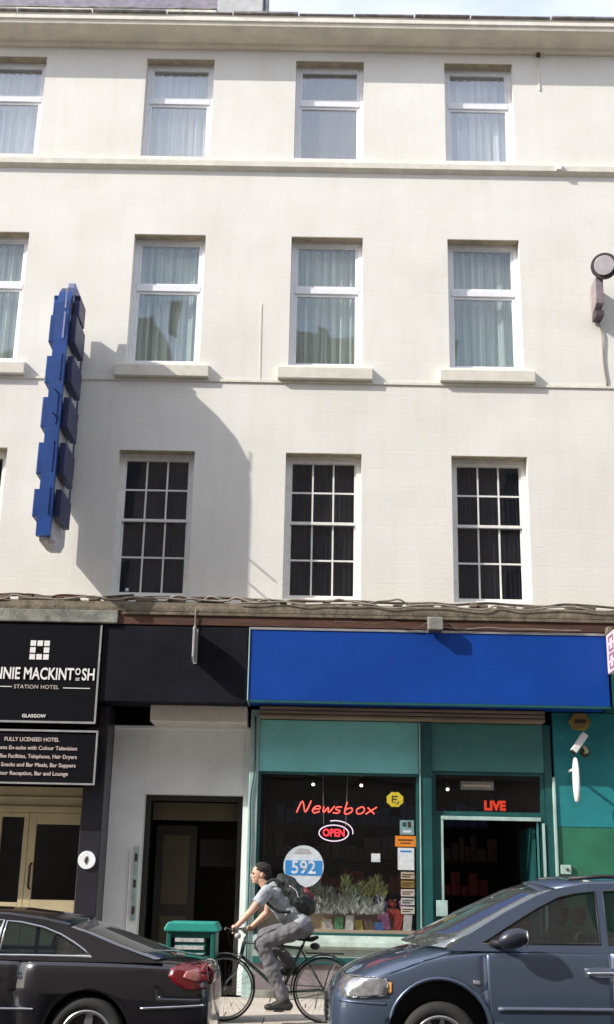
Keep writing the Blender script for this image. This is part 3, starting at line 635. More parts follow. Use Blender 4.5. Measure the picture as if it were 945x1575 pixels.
# door bay
b = MB(); frame_rect(b, 1.665, 3.195, 2.33, 2.915, -.13, -.04, .05, .06, .04); tl = b.build('fanlight', MT['tealdk'], N)
MB().box(1.715, 3.145, -.095, -.09, 2.39, 2.875).build('pane', G_SHOP, tl)
MB().box(1.78, 3.13, -.03, -.005, 2.275, 2.325).build('door_head', MT['paleteal'], N, bevel=.005)
MB().box(1.665, 1.775, -.15, -.03, 0, 2.328).build('door_jamb', MT['tealdk'], N); MB().box(3.135, 3.195, -.15, -.03, 0, 2.328).build('door_jamb', MT['tealdk'], N)
MB().box(1.78, 1.81, -.06, -.01, 0, 2.27).build('door_edge', MT['paleteal'], N); MB().box(3.075, 3.095, -.08, -.03, 0, 2.27).build('door_edge', MT['teal2'], N); MB().box(3.145, 3.175, -.029, 0.0, 0, 2.25).build('door_edge', MT['paleteal'], N)
MB().box(1.70, 1.85, 0.0, .035, 1.04, 1.24).build('letter_plate', MT['paleteal'], N, bevel=.006)
MB().box(3.20, 3.30, -.1, -.02, 0, 3.57).build('end_post', MT['tealdk'], N); MB().box(3.30, 3.335, -.05, .03, 0, 2.86).build('end_edge', MT['paleteal'], N, bevel=.005)
dl = MB(); dl.box(3.03, 3.07, -1.25, -.15, .03, 2.2); dl.build('open_door', MT['tealdk'], N)
# interior
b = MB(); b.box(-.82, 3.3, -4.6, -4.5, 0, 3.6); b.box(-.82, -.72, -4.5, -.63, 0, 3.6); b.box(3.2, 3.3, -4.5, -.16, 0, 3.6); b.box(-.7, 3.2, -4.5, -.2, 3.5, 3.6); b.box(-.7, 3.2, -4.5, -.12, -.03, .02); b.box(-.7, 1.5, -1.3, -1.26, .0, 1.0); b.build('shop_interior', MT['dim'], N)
MB().box(-.69, 1.47, -.75, -.13, .80, .84).build('display_base', MT['tan'], N)
MB().box(-.69, 1.2, -.44, -.40, .84, 1.10).build('display_back', MT['tan'], N)
b = MB()
for k in range(4): b.box(-.6, 3.1, -4.45, -4.1, .7+k*.55, .73+k*.55)
b.box(-.65, -.62, -4.4, -1.2, .6, 2.4); b.build('interior_shelving', MT['browndoor'], N)
N2 = []
gc = [(.35, .05, .04), (.05, .12, .3), (.5, .4, .1), (.1, .3, .15), (.5, .5, .5), (.4, .15, .3), (.12, .08, .06)]
gm = [mat('packet_print_%s' % w_, c_, .5, var=.3, vscale=20) for w_, c_ in zip(('red', 'blue', 'yellow', 'green', 'white', 'pink', 'brown'), gc)]
for k in range(4):      # stock on the shelves deep inside the dark shop: reads as one mass
    b = MB(); x = -.55
    while x < 3.0:
        w = random.uniform(.08, .2); b.box(x, x+w*.9, -4.4, -4.15, .735+k*.55, .735+k*.55+random.uniform(.15, .4)); x += w
    o = b.build('shelf_stock', (gm[6], gm[0], gm[6], gm[1])[k], raw=False); tag(o, 'dim row of packets on the %s shelf at the back of the shop' % ('lowest', 'second lowest', 'second highest', 'highest')[k], 'groceries', None, 'stuff')
# things in the window
neon = thing('newsbox_neon_sign', 'red script neon word Newsbox hanging high inside the shop window', 'neon sign', (.38, -.12, 2.3))
glyph = {'N': [[(0, 0), (.12, 1), (.5, .05), (.62, 1.05)]], 'e': [[(.05, .30), (.45, .38), (.40, .58), (.18, .56), (.06, .25), (.22, 0), (.5, .15)]],
 'w': [[(0, .58), (.10, .05), (.28, .50), (.40, .05), (.62, .62)]], 's': [[(.42, .55), (.15, .52), (.12, .34), (.38, .22), (.28, .02), (0, .05)]],
 'b': [[(.0, 1.0), (.04, .05), (.28, .0), (.45, .25), (.32, .48), (.06, .35)]], 'o': [[(.25, .58), (.05, .35), (.15, .02), (.40, .05), (.50, .32), (.38, .56), (.25, .58)]],
 'x': [[(.0, .55), (.5, 0)], [(.52, .60), (.0, -.02)]]}
xx = -.17
for ch in 'Newsbox':
    for st in glyph[ch]:
        pts = [(xx+px*.235+pz*.05, -.12, 2.335+pz*.155) for px, pz in st]
        MB().tube(smoothline(pts, 4), .0095, 6).build('tube', MT['neonred'], neon, smooth=True)
    xx += .19 if ch == 'N' else .150
op = thing('open_neon_sign', 'red OPEN neon sign with pale oval ring hanging in the shop window', 'neon sign', (.38, -.13, 2.0))
b = MB(); b.loop([(.34+.20*math.cos(a), -.13, 2.075+.105*math.sin(a)) for a in [i/28*6.283 for i in range(28)]], .0085); b.build('ring', MT['neonring'], op, smooth=True)
MB().tube([(.30+.24*math.cos(a)+.06, -.15, 2.09+.15*math.sin(a)) for a in [R(-10+i*9) for i in range(14)]], .008, 6).build('ring', MT['neonring'], op, smooth=True)
text_mesh('OPEN', .135, .34, -.125, 2.075, MT['neonopen'], op, 'lettering', sx=.86, bold=.0035)
b = MB(); b.tube([(.2, -.13, 2.18), (.18, -.13, 2.85)], .003, 4); b.tube([(.5, -.13, 2.17), (.52, -.13, 2.85)], .003, 4); b.build('hanging_wire', MT['cable'], op)
f = thing('round_window_sticker', 'round pale disc printed 592 on the shop window behind the cyclist', 'sticker', (-.06, -.06, 1.38))
b = MB(); bmesh.ops.create_cone(b.bm, cap_ends=True, segments=40, radius1=.27, radius2=.27, depth=.006, matrix=Matrix.Translation((-.06, .066, 1.635)) @ Matrix.Rotation(R(90), 4, 'X')); b.build('disc', MT['disc'], f)
MB().box(-.305, .185, -.062, -.059, 1.52, 1.71).build('band', MT['discblue'], f)
text_mesh('592', .23, -.06, -.057, 1.615, MT['disc'], f, 'lettering', sx=.98, depth=.002, bold=.004)
MB().prism([(-.2, 1.80), (.05, 1.80), (-.0, 1.86), (-.12, 1.87)], 'd', -.062, -.058).build('emblem', MT['stone'], f)
f = thing('yellow_badge_sticker', 'yellow shield shaped badge near the top right of the shop window', 'sticker', (1.16, -.06, 2.43))
pts = []
for i in range(16):
    a = i/16*6.283; r = .10+(.012 if i % 2 else 0); pts.append((1.165+r*1.1*math.cos(a), 2.53+r*.95*math.sin(a)))
MB().prism(pts, 'd', -.068, -.062).build('badge', MT['yellow'], f)
b = MB(); b.box(1.12, 1.135, -.062, -.058, 2.49, 2.58); b.box(1.135, 1.20, -.062, -.058, 2.565, 2.58); b.box(1.135, 1.19, -.062, -.058, 2.525, 2.54); b.tube([(1.15, -.06, 2.50), (1.19, -.06, 2.47), (1.215, -.06, 2.51)], .006, 5); b.build('emblem', MT['brown'], f)
def notice(name, lab, x0, x1, z0, z1, m, parts=(), d=-.066):
    f = thing(name, lab, 'notice', ((x0+x1)/2, d, z0)); MB().box(x0, x1, d, d+.004, z0, z1).build('sheet', m, f)
    for (a, c, e, g, mm) in parts: MB().box(x0+(x1-x0)*a, x0+(x1-x0)*c, d+.004, d+.006, z0+(z1-z0)*e, z0+(z1-z0)*g).build('print', mm, f)
notice('window_notice', 'pale notice with small print at the right of the shop window above the orange one', 1.23, 1.42, 2.07, 2.26, MT['paperg'], [(.2, .45, .55, .85, MT['tealdk']), (.55, .8, .5, .9, MT['brown']), (.2, .8, .15, .3, MT['paper'])])
notice('orange_notice', 'bright orange notice at the right of the shop window', 1.165, 1.445, 1.915, 2.055, MT['orange'], [(.15, .85, .55, .68, MT['brown']), (.25, .75, .28, .38, MT['brown'])])
notice('white_notice', 'plain white notice below the orange one at the right of the shop window', 1.20, 1.42, 1.615, 1.90, MT['paper'], [(.15, .85, .8, .88, MT['discblue'])])
notice('card_holder', 'small white card on dark holder in the middle of the shop window', .845, .965, 1.71, 1.82, MT['paper'], [(.1, .9, .1, .35, MT['disc'])])
for k in range(5):
    notice('handwritten_card', ['small tan card topmost in the column of cards in the shop window', 'small ochre card second from top of the card column in the shop window', 'small pink card in the middle of the column of cards in the shop window', 'small grey card fourth down the column of cards in the shop window', 'small cream card lowest in the column of cards in the shop window'][k],
           1.24, 1.42, 1.50-k*.11, 1.59-k*.11, [MT['tan'], MT['gold'], MT['offwhite'], MT['binlabel'], MT['cream_box']][k], [(.1, .9, .55, .7, MT['brown']), (.1, .7, .25, .4, MT['brown'])])
notice('fanlight_plate', 'beige plate high behind the glass above the shop door', 2.07, 2.52, 2.685, 2.80, MT['concrete'], [(.08, .9, .35, .6, MT['tan'])], d=-.14)
f = thing('red_lit_sign', 'glowing red sign above the shop door behind the glass', 'lit sign', (2.56, -.45, 2.4)); text_mesh('LIVE', .17, 2.57, -.40, 2.49, MT['redlit'], f, 'lettering', sx=.95, bold=.009)
for k, (x, z) in enumerate(((.05, 2.77), (.72, 2.77), (1.92, 2.74))):
    f = thing('spotlamp', ['left spotlamp lit at the top of the shop window', 'right spotlamp lit at the top of the shop window', 'spotlamp lit behind the glass above the shop door'][k], 'spotlamp', (x, -.45, z), 'spotlamps in the newsagent')
    MB().tube([(x, -.45, z+.03), (x+.01, -.5, z+.12), (x+.01, -.5, z+.7)], .012, 6).build('stem', MT['lampcase'], f); MB().tube([(x, -.40, z-.03), (x, -.46, z+.05)], .028, 10, r1=.018).build('housing', MT['lampcase'], f, smooth=True); MB().ball((x, -.395, z-.035), .021).build('bulb', MT['bulb'], f, smooth=True)
# bushy display foliage
def bush(lab, x0, x1, z0, z1, n, seed, m):
    rn = random.Random(seed); b = MB()
    for i in range(n):
        x = rn.uniform(x0, x1); z = z0+(z1-z0)*rn.random()*(.62+.38*math.sin(x*9+seed)*math.sin(x*23+seed*2)); d = rn.uniform(-.36, -.12); a = rn.uniform(-.9, .9); l = rn.uniform(.05, .12); w = .005
        dx, dz = l*math.sin(a), l*math.cos(a); ddd = rn.uniform(-.04, .06)
        b.face([(x-w, d, z), (x+dx*.5-w*1.6, d+ddd*.5, z+dz*.5), (x+dx, d+ddd, z+dz), (x+dx*.5+w*1.6, d+ddd*.5, z+dz*.5), (x+w, d, z)])
    o = b.build('foliage', m, None); tag(o, lab, 'display foliage', None, 'stuff'); return o
bush('grey green display foliage filling the lower shop window', -.05, .85, 1.10, 1.42, 1500, 4, MT['leaf'])
lf2 = mat('silvery_foliage', (.42, .44, .43), .6, var=.5, vscale=5); lf3 = mat('olive_foliage', (.11, .13, .035), .6, var=.4, vscale=5)
bush('silvery tinsel sprays low in the shop window', .0, 1.0, 1.03, 1.28, 900, 5, lf2)
bush('olive green display foliage high at the middle of the shop window', .45, 1.05, 1.25, 1.50, 600, 6, lf3)
# magazines and toys on the display base
rn = random.Random(12)
mats_ = [('pink', 5), ('blue', 1), ('red', 0), ('yellow', 2), ('white', 4), ('green', 3), ('brown', 6)]
for k, (x, cn, h, dd) in enumerate(((.28, 4, .12, -.3), (.42, 3, .16, -.28), (.56, 4, .18, -.25), (.70, 2, .12, -.3), (.84, 6, .14, -.25), (.96, 1, .10, -.2), (1.06, 5, .22, -.28), (1.20, 0, .26, -.3), (1.33, 4, .20, -.22))):
    b = MB(); a = rn.uniform(-.25, .25); w = .055
    b.prism([(x-w, .842), (x+w, .842), (x+w+a*h, .842+h), (x-w+a*h, .842+h)], 'd', dd-.02, dd+.01)
    posw = ['beside the display foliage at the left', 'second from left', 'third from left', 'fourth from left', 'in the middle of the row', 'fourth from right', 'third from right', 'second from right', 'at the far right'][k]
    nm = {4: 'white', 3: 'green', 2: 'yellow', 6: 'brown', 1: 'blue', 5: 'pink', 0: 'red'}[cn]
    o = b.build('magazine', gm[cn], None); tag(o, '%s magazine leaning on the shop window base, %s' % (nm, posw), 'magazine', 'magazines along the bottom of the shop window')
for k, (x, z, r_, cn) in enumerate(((1.02, 1.12, .07, 5), (1.15, 1.17, .06, 0), (1.30, 1.14, .07, 5), (.98, 1.24, .05, 1))):
    b = MB(); b.ball((x, -.38, z), r_, (1, 1, .9), 12); b.ball((x-.6*r_, -.36, z+r_*.8), r_*.35, seg=8); b.ball((x+.6*r_, -.36, z+r_*.8), r_*.35, seg=8); b.box(x-.08, x+.08, -.45, -.3, z-r_*1.2-.1, z-r_*.8)
    o = b.build('soft_toy', gm[cn], None, smooth=True); tag(o, ['pink soft toy at the left of the window corner heap', 'red soft toy in the middle of the window corner heap', 'pink soft toy beside the window post', 'blue soft toy at the back of the window corner heap'][k], 'toy', 'soft toys in the corner of the shop window')

# ---- teal wall at the right
T = thing('teal_side_wall', 'teal wall with dark green lower panel right of the shop door', 'wall', (4.4, 0, 0))
MB().box(3.336, 8.6, -.15, 0, 2.215, 3.74).build('teal_upper', MT['tealwall'], T); MB().box(3.336, 8.6, -.15, -.006, 0, 2.212).build('green_lower', MT['green'], T)
MB().box(8.6, XR, -.15, -.01, 0, 4.9).build('end_wall', MT['concrete'], T)
f = thing('alarm_box', 'yellow brown hexagonal alarm box under the right end of the blue fascia', 'alarm', (3.69, .05, 3.48))
pts = [(3.70+.155*math.cos(R(60*i)), 3.615+.135*math.sin(R(60*i))) for i in range(6)]
MB().prism(pts, 'd', 0, .09).build('casing', MT['gold'], f, bevel=.015)
MB().box(3.62, 3.78, .091, .097, 3.59, 3.64).build('label_strip', MT['brown'], f)
f = thing('cctv_camera', 'white tilted security camera on the teal wall under the alarm box', 'camera', (3.72, .05, 3.2))
b = MB(); b.box(-.155, .155, -.045, .045, -.045, .045); o = b.build('housing', MT['white'], f, bevel=.012, raw=True)
o.location = Vector((3.63, -.27, 3.30))-WPOS[f.name]; o.rotation_euler = (R(-12), R(-52), R(18))
b = MB(); b.box(-.17, -.156, -.035, .035, -.035, .035); o = b.build('camera_lens', MT['dark'], f, raw=True); o.location = Vector((3.63, -.27, 3.30))-WPOS[f.name]; o.rotation_euler = (R(-12), R(-52), R(18))
MB().tube([(3.76, 0, 3.20), (3.76, .15, 3.20), (3.70, .24, 3.26)], .022, 8).build('bracket', MT['tan'], f, smooth=True)
MB().tube([(3.76, 0, 3.20), (3.76, .02, 3.20)], .06, 12).build('mount', MT['brown'], f)
f = thing('white_oval_sign', 'narrow white oval sign seen edge-on projecting from the teal wall', 'projecting sign', (3.55, .3, 2.5))
pts = [(.42+.15*math.cos(a), 2.80+.29*math.sin(a)) for a in [i/28*6.283 for i in range(28)]]
MB().prism(pts, 'x', 3.515, 3.55).build('panel', MT['white'], f, bevel=.012)
MB().box(3.52, 3.545, 0, .34, 2.93, 2.96).build('arm', MT['disc'], f)
f = thing('switch_box', 'small pale switch box on the green panel above the van roof', 'switch', (3.43, 0, 1.59)); MB().box(3.36, 3.50, -.006, .04, 1.60, 1.72).build('casing', MT['paleteal'], f, bevel=.01); MB().ball((3.445, .04, 1.66), .022).build('keyhole', MT['brown'], f)
#PART2
# ================================================================== BUILDING ACROSS THE STREET (behind the camera; seen in the glass)
OB = thing('sandstone_tenement', 'tall dark sandstone tenement across the street facing the cream terrace', 'building', (0, 18, 0))
b = MB()
for k, (xa, xb, h) in enumerate(((-34, -22, 18.4), (-22, -15.5, 16.2), (-15.5, -9, 17.6), (-9, -5.2, 19.0), (-5.2, -1.0, 17.1), (-1.0, 4.4, 18.3), (4.4, 7.8, 16.3), (7.8, 15, 18.9), (15, 34, 17.4))):
    b.box(xa, xb, 18, 30, 0, h)
    for q in range(3): b.box(xa+1.0+q*1.5, xa+1.35+q*1.5, 19, 19.4, h, h+random.uniform(.5, 1.2))
b.build('wall', MT['sandstone'], OB)
b = MB(); b.box(-34.3, 34.3, 17.7, 17.999, 15.6, 15.9); b.box(-34, 34, 17.85, 18.0, 4.3, 4.7); b.build('cornice', MT['sandstone'], OB)
b = MB()
for i in range(16):
    for j in range(4): x = -32+i*4.2; b.box(x, x+1.2, 17.95, 17.998, 5.6+j*3.1, 7.6+j*3.1)
o = b.build('window_row', MT['opglass'], OB); o['kind'] = 'stuff'
b = MB()
for i in range(5): b.box(-30+i*13, -28.6+i*13, 19, 20.2, 15, 20.2)
b.build('chimney', MT['sandstone'], OB)

# ================================================================== CARS
def lin(pts, x):
    for (x0, *a), (x1, *c) in zip(pts, pts[1:]):
        if x <= x1 or (x1, *c) == pts[-1]:
            t = max(0, min(1, (x-x0)/(x1-x0))); return [p+(q-p)*t for p, q in zip(a, c)]
def make_car(name, label, X0, sg, dc, zr, body, wheels, side, holes, ws, rw, roofline, hw0, tumble, zbelt, paint, arch, wr, rimstyle, group=None):
    """X = X0 + sg*s ; dc = d of the car's centre line ; z = zr + height"""
    T = thing(name, label, 'car', (X0+sg*2.3, dc, zr))
    P = lambda s, y, h: (X0+sg*s, dc+y, zr+h)     # y>0 is the side towards the camera
    # ---- body loft
    b = MB(); secs = []
    for (s, w, zs, zb, zt) in body:
        half = [(0, zs), (w*.80, zs), (w*.965, zs+.05), (w, zs+(zb-zs)*.35), (w*1.004, zs+(zb-zs)*.66), (w*.985, zb-.075), (w*.955, zb-.015), (w*.90, zb+(zt-zb)*.25), (w*.70, zb+(zt-zb)*.62), (w*.38, zb+(zt-zb)*.92), (0, zt)]
        full = half + [(-y, z) for y, z in half[-2:0:-1]]
        secs.append([b.v(*P(s, y, z)) for y, z in full])
    n = len(secs[0])
    for i in range(len(secs)-1):
        for k in range(n): b.bm.faces.new((secs[i][k], secs[i][(k+1) % n], secs[i+1][(k+1) % n], secs[i+1][k]))
    b.bm.faces.new(secs[0][::-1]); b.bm.faces.new(secs[-1])
    bo = b.build('body', paint, T, smooth=True)
    m = bo.modifiers.new('sub', 'SUBSURF'); m.levels = 2; m.render_levels = 2; apply_mods(bo)
    # wheel arches cut as real openings
    cut = MB()
    for ws_ in wheels:
        for sd_ in (1, -1):
            bmesh.ops.create_cone(cut.bm, cap_ends=True, segments=48, radius1=arch[0], radius2=arch[0], depth=.62,
                matrix=Matrix.Translation((X0+sg*ws_, -(dc+sd_*(body[4][1])), zr+arch[1])) @ Matrix.Rotation(R(90), 4, 'X'))
    co = cut.build('cutter', MT['blackplastic'], None, raw=True); co.location = (0, 0, 0)
    dgb = bo.modifiers.new('bool', 'BOOLEAN'); dgb.object = co; dgb.operation = 'DIFFERENCE'; dgb.solver = 'EXACT'
    bpy.context.view_layer.update(); apply_mods(bo)
    bpy.data.objects.remove(co)
    bo.data.materials.clear(); bo.data.materials.append(paint); bo.data.materials.append(MT['blackplastic'])
    for p in bo.data.polygons:       # inside of the arches is bare black plastic
        p.use_smooth = True; c = p.center + WPOS[T.name]
        for ws_ in wheels:
            dx = c.x-(X0+sg*ws_); dz = c.z-(zr+arch[1]); r = math.hypot(dx, dz); y = abs(-c.y-dc)
            if r < arch[0]+.004 and y < body[4][1]-.004 and y > body[4][1]-.33:
                nr = p.normal; 
                if abs(nr.x*dx+nr.z*dz)/max(r, .01) > .6 or (abs(nr.y) > .9 and y < body[4][1]-.28): p.material_index = 1; p.use_smooth = False
    # ---- greenhouse sides
    hw = lambda h: hw0-(h-zbelt)*tumble
    def flat(poly, off=0, side_=1, th=0): return [P(s, side_*(hw(h)+off), h) for s, h in poly]
    for sd_ in (1, -1):
        loops = [[Vector((s, h, 0)) for s, h in side]] + [[Vector((s, h, 0)) for s, h in hl] for hl, _ in holes]
        tris = tessellate_polygon(loops); pts = [p for lp in loops for p in lp]
        b = MB(); vs = [b.v(*P(p.x, sd_*hw(p.y), p.y)) for p in pts]
        for t in tris:
            try: b.bm.faces.new([vs[i] for i in t])
            except ValueError: pass
        o = b.build('cabin_side', paint, T); sm = o.modifiers.new('s', 'SOLIDIFY'); sm.thickness = .03; sm.offset = 0
        for hl, kind_ in holes:
            g = MB(); g.face([P(s, sd_*(hw(h)-.008), h) for s, h in hl]); g.build('side_window', G_CAR, T)
            q = MB(); q.loop([P(s, sd_*(hw(h)+.014), h) for s, h in hl], .011 if kind_ == 'chrome' else .009, 6); q.build('window_trim', MT['chrome'] if kind_ == 'chrome' else MT['blackplastic'], T, smooth=True)
    # ---- roof, windscreen, rear window : swept sheets
    def sheet(rows_, bulge, crown, m, nm, inset=0, th=.02):
        b = MB(); N_ = 14; grid = []
        for i, (s, h) in enumerate(rows_):
            t_ = i/(len(rows_)-1); bl = bulge[0]+(bulge[1]-bulge[0])*t_; cwn = crown[0]+(crown[1]-crown[0])*t_; w = hw(h)-inset
            grid.append([b.v(*P(s+bl*(1-(q/N_*2-1)**2), w*(q/N_*2-1), h+cwn*(1-(q/N_*2-1)**2))) for q in range(N_+1)])
        for i in range(len(grid)-1):
            for q in range(N_): b.bm.faces.new((grid[i][q], grid[i][q+1], grid[i+1][q+1], grid[i+1][q]))
        o = b.build(nm, m, T, smooth=True); sm = o.modifiers.new('s', 'SOLIDIFY'); sm.thickness = th; sm.offset = 0; return o
    sheet(roofline['rows'], roofline['bulge'], roofline['crown'], paint, 'roof')
    sheet(ws['rows'], ws['bulge'], ws['crown'], G_WS, 'windscreen', .035, .004)
    sheet(rw['rows'], rw['bulge'], rw['crown'], G_CAR if not rw.get('ws') else G_WS, 'rear_window', .035, .004)
    # cowl under the glass + interior
    s0, s1 = side[0][0], side[-1][0]
    b = MB(); lo, hi = min(p[0] for p in side), max(p[0] for p in side)
    b.box(*sorted((X0+sg*(lo+.12), X0+sg*(hi-.12))), dc-hw0+.06, dc+hw0-.06, zr+zbelt-.10, zr+zbelt-.06); b.build('cabin_floor', MT['seat'], T)
    for s_, sc_ in wheels_seats[name]:
        for yy in (-.37, .37):
            x = X0+sg*s_; st = MB(); st.box(-.07, .07, -.24, .24, -.25, .32); st.box(-.05, .05, -.12, .12, .34, .50)
            o = st.build('seat', MT['seat'], T, bevel=.05, raw=True); o.location = Vector((x, -(dc+yy), zr+zbelt-(.27 if name == 'coupe' else .15)))-WPOS[T.name]; o.rotation_euler = (0, R(14)*sc_, 0)
    # ---- wheels
    for ws_ in wheels:
        for sd_ in (1, -1):
            cx_, cd_, cz_ = X0+sg*ws_, dc+sd_*(body[4][1]-.115), zr+wr
            def ring(prof_, nm, m, par, seg=44):
                b = MB(); rings = []
                for i in range(seg):
                    a = i/seg*6.28318
                    rings.append([b.v(cx_+r_*math.cos(a), cd_+sd_*y_, cz_+r_*math.sin(a)) for r_, y_ in prof_])
                for i in range(seg):
                    for k in range(len(prof_)): b.bm.faces.new((rings[i][k], rings[(i+1) % seg][k], rings[(i+1) % seg][(k+1) % len(prof_)], rings[i][(k+1) % len(prof_)]))
                return b.build(nm, m, par, smooth=True)
            ty = ring([(wr-.115, .085), (wr-.06, .105), (wr-.02, .095), (wr, .07), (wr, -.08), (wr-.03, -.10), (wr-.115, -.09)], 'wheel', MT['tyre'], T)
            rr = wr-.11
            ring([(rr+.004, .095), (rr-.02, .092), (rr-.03, .04), (rr-.03, -.08), (rr+.004, -.085)], 'rim', MT['alloy'], ty)
            b = MB(); b.tube([(cx_, cd_+sd_*.02, cz_), (cx_, cd_+sd_*.075, cz_)], .055, 16)
            for k in range(rimstyle):
                a = k/rimstyle*6.283+.2; ca, sa = math.cos(a), math.sin(a); w0, w1 = (.028, .016) if rimstyle > 6 else (.04, .028)
                p = [(.04, -w0), (rr-.015, -w1), (rr-.015, w1), (.04, w0)]
                A = [b.v(cx_+u*ca-v*sa, cd_+sd_*.068, cz_+u*sa+v*ca) for u, v in p]; Bq = [b.v(cx_+u*ca-v*sa, cd_+sd_*.03, cz_+u*sa+v*ca) for u, v in p]
                for q in range(4): b.bm.faces.new((A[q], A[(q+1) % 4], Bq[(q+1) % 4], Bq[q]))
                b.bm.faces.new(A); b.bm.faces.new(Bq[::-1])
            b.build('spokes', MT['alloy'], ty, bevel=.004)
            b = MB(); b.tube([(cx_, cd_-sd_*.01, cz_), (cx_, cd_+sd_*.005, cz_)], rr-.03, 28); b.build('brake_disc', MT['lampcase'], ty)
    return T, P, hw
def on_body(bo, x, z, near=True):   # depth of the painted side at (x, z)
    base = WPOS[bo.parent.name]
    hit, loc, nr, idx = bo.ray_cast(Vector((x, -20, z))-base, Vector((0, 1, 0)))
    return -(loc+base).y if hit else None
def decal(bo, poly, m, name, par, off=.004, th=.012, n=8, smooth=True):
    """a small shell that follows the painted side: poly of (X, z), projected along d and thickened"""
    xs = [p[0] for p in poly]; zs_ = [p[1] for p in poly]
    b = MB(); me = bpy.data.meshes.new('q'); tr = tessellate_polygon([[Vector((x, z, 0)) for x, z in poly]])
    vs = [b.v(x, 0, z) for x, z in poly]
    for t in tr:
        try: b.bm.faces.new([vs[i] for i in t])
        except ValueError: pass
    bmesh.ops.subdivide_edges(b.bm, edges=b.bm.edges, cuts=4, use_grid_fill=True)
    last = None
    for v in b.bm.verts:
        d = on_body(bo, v.co.x, v.co.z)
        v.co.y = -((d if d else (last or 5.7)) + off); last = d or last
    o = b.build(name, m, par, smooth=smooth); sm = o.modifiers.new('s', 'SOLIDIFY'); sm.thickness = th; sm.offset = 0
    return o
def strip(bo, pts, r, m, name, par, off=.0, n=6, sub=6):
    P_ = []
    for x, z in smoothline(pts, sub):
        d = on_body(bo, x, z)
        if d: P_.append((x, d+off, z))
    return MB().tube(P_, r, n).build(name, m, par, smooth=True)
wheels_seats = {'blue_minivan': [(2.05, 1), (3.1, 1), (4.0, 1)], 'black_coupe': [(1.55, 1), (2.35, 1)]}
wheels_seats = {'minivan': [(2.15, 1), (3.15, 1), (4.1, 1)], 'coupe': [(1.50, 1), (2.35, 1)]}
ZR = -.18
# ---- minivan, nose to the left
van_body = [(0.0, .58, .38, .56, .62), (.03, .74, .30, .68, .74), (.12, .87, .24, .775, .845), (.30, .945, .22, .865, .94), (.6, .985, .22, .965, 1.035), (.95, .995, .22, 1.055, 1.11), (1.3, 1.0, .22, 1.095, 1.14), (2.0, 1.0, .22, 1.115, 1.15), (3.2, 1.0, .22, 1.13, 1.16), (4.5, .99, .24, 1.13, 1.16), (4.85, .95, .30, 1.10, 1.14), (4.93, .86, .36, 1.0, 1.05)]
vside = [(.98, 1.07), (1.20, 1.22), (1.5, 1.41), (1.80, 1.575), (1.98, 1.645), (2.25, 1.69), (2.9, 1.715), (3.7, 1.715), (4.4, 1.69), (4.68, 1.62), (4.82, 1.35), (4.90, 1.07)]
vh = [([(1.30, 1.135), (1.50, 1.275), (1.78, 1.455), (1.98, 1.565), (2.12, 1.60), (2.30, 1.625), (2.30, 1.145)], 'b'), ([(2.37, 1.145), (2.37, 1.63), (2.9, 1.655), (3.42, 1.655), (3.42, 1.155)], 'b'), ([(3.52, 1.155), (3.52, 1.655), (4.3, 1.635), (4.52, 1.58), (4.68, 1.165)], 'b')]
S9 = lambda L_: [(a, 1.10+(h-1.10)*.90 if h > 1.16 else h) for a, h in L_]
vside = S9(vside); vh = [(S9(p), k) for p, k in vh]
V, VP, vhw = make_car('minivan', 'slate blue minivan facing left parked at the right', .19, 1, 4.86, ZR, van_body, (.93, 3.95), vside, vh,
    dict(rows=S9([(1.02, 1.09), (1.20, 1.215), (1.5, 1.40), (1.80, 1.57), (1.96, 1.635)]), bulge=(-.34, -.12), crown=(.02, .05)),
    dict(rows=S9([(4.90, 1.12), (4.84, 1.35), (4.70, 1.62)]), bulge=(.06, .03), crown=(0, .03)),
    dict(rows=S9([(1.97, 1.642), (2.25, 1.69), (2.9, 1.715), (3.7, 1.715), (4.4, 1.69), (4.68, 1.622)]), bulge=(-.12, .03), crown=(.05, .04)),
    .945, .30, 1.10, MT['carblue'], (.425, .42), .335, 10)
vb = [c for c in V.children if c.name.startswith('body')][0]
X0 = .19
decal(vb, [(X0+.13, .655), (X0+.24, .665), (X0+.40, .672), (X0+.485, .665), (X0+.50, .60), (X0+.485, .53), (X0+.30, .505), (X0+.12, .50), (X0+.10, .56)], MT['headl'], 'headlight', V, .006, .03)
decal(vb, [(X0+.49, .64), (X0+.53, .63), (X0+.53, .55), (X0+.495, .545)], MT['amber'], 'indicator', V, .004)
decal(vb, [(1.40, .665), (1.455, .66), (1.455, .63), (1.40, .635)], MT['headl'], 'side_marker', V, .006)
strip(vb, [(X0+.10, .475), (X0+.3, .468), (X0+.48, .462)], .010, MT['carblue'], 'bumper_line', V, .0)
strip(vb, [(1.60, .445), (2.2, .452), (3.2, .46), (3.65, .46)], .019, MT['caredge'], 'side_moulding', V, .004)
# wheel arch lips, bright where they catch the sky
for wsx in (.93, 3.95):
    pts = []
    for i in range(23):
        a = R(-8+i*196/22); x, z = X0+wsx+.432*math.cos(a), ZR+.42+.432*math.sin(a); d = on_body(vb, x, z)
        if d: pts.append((x, d-.002, z))
    MB().tube(pts, .016, 8).build('arch_lip', MT['carblue'], V, smooth=True)
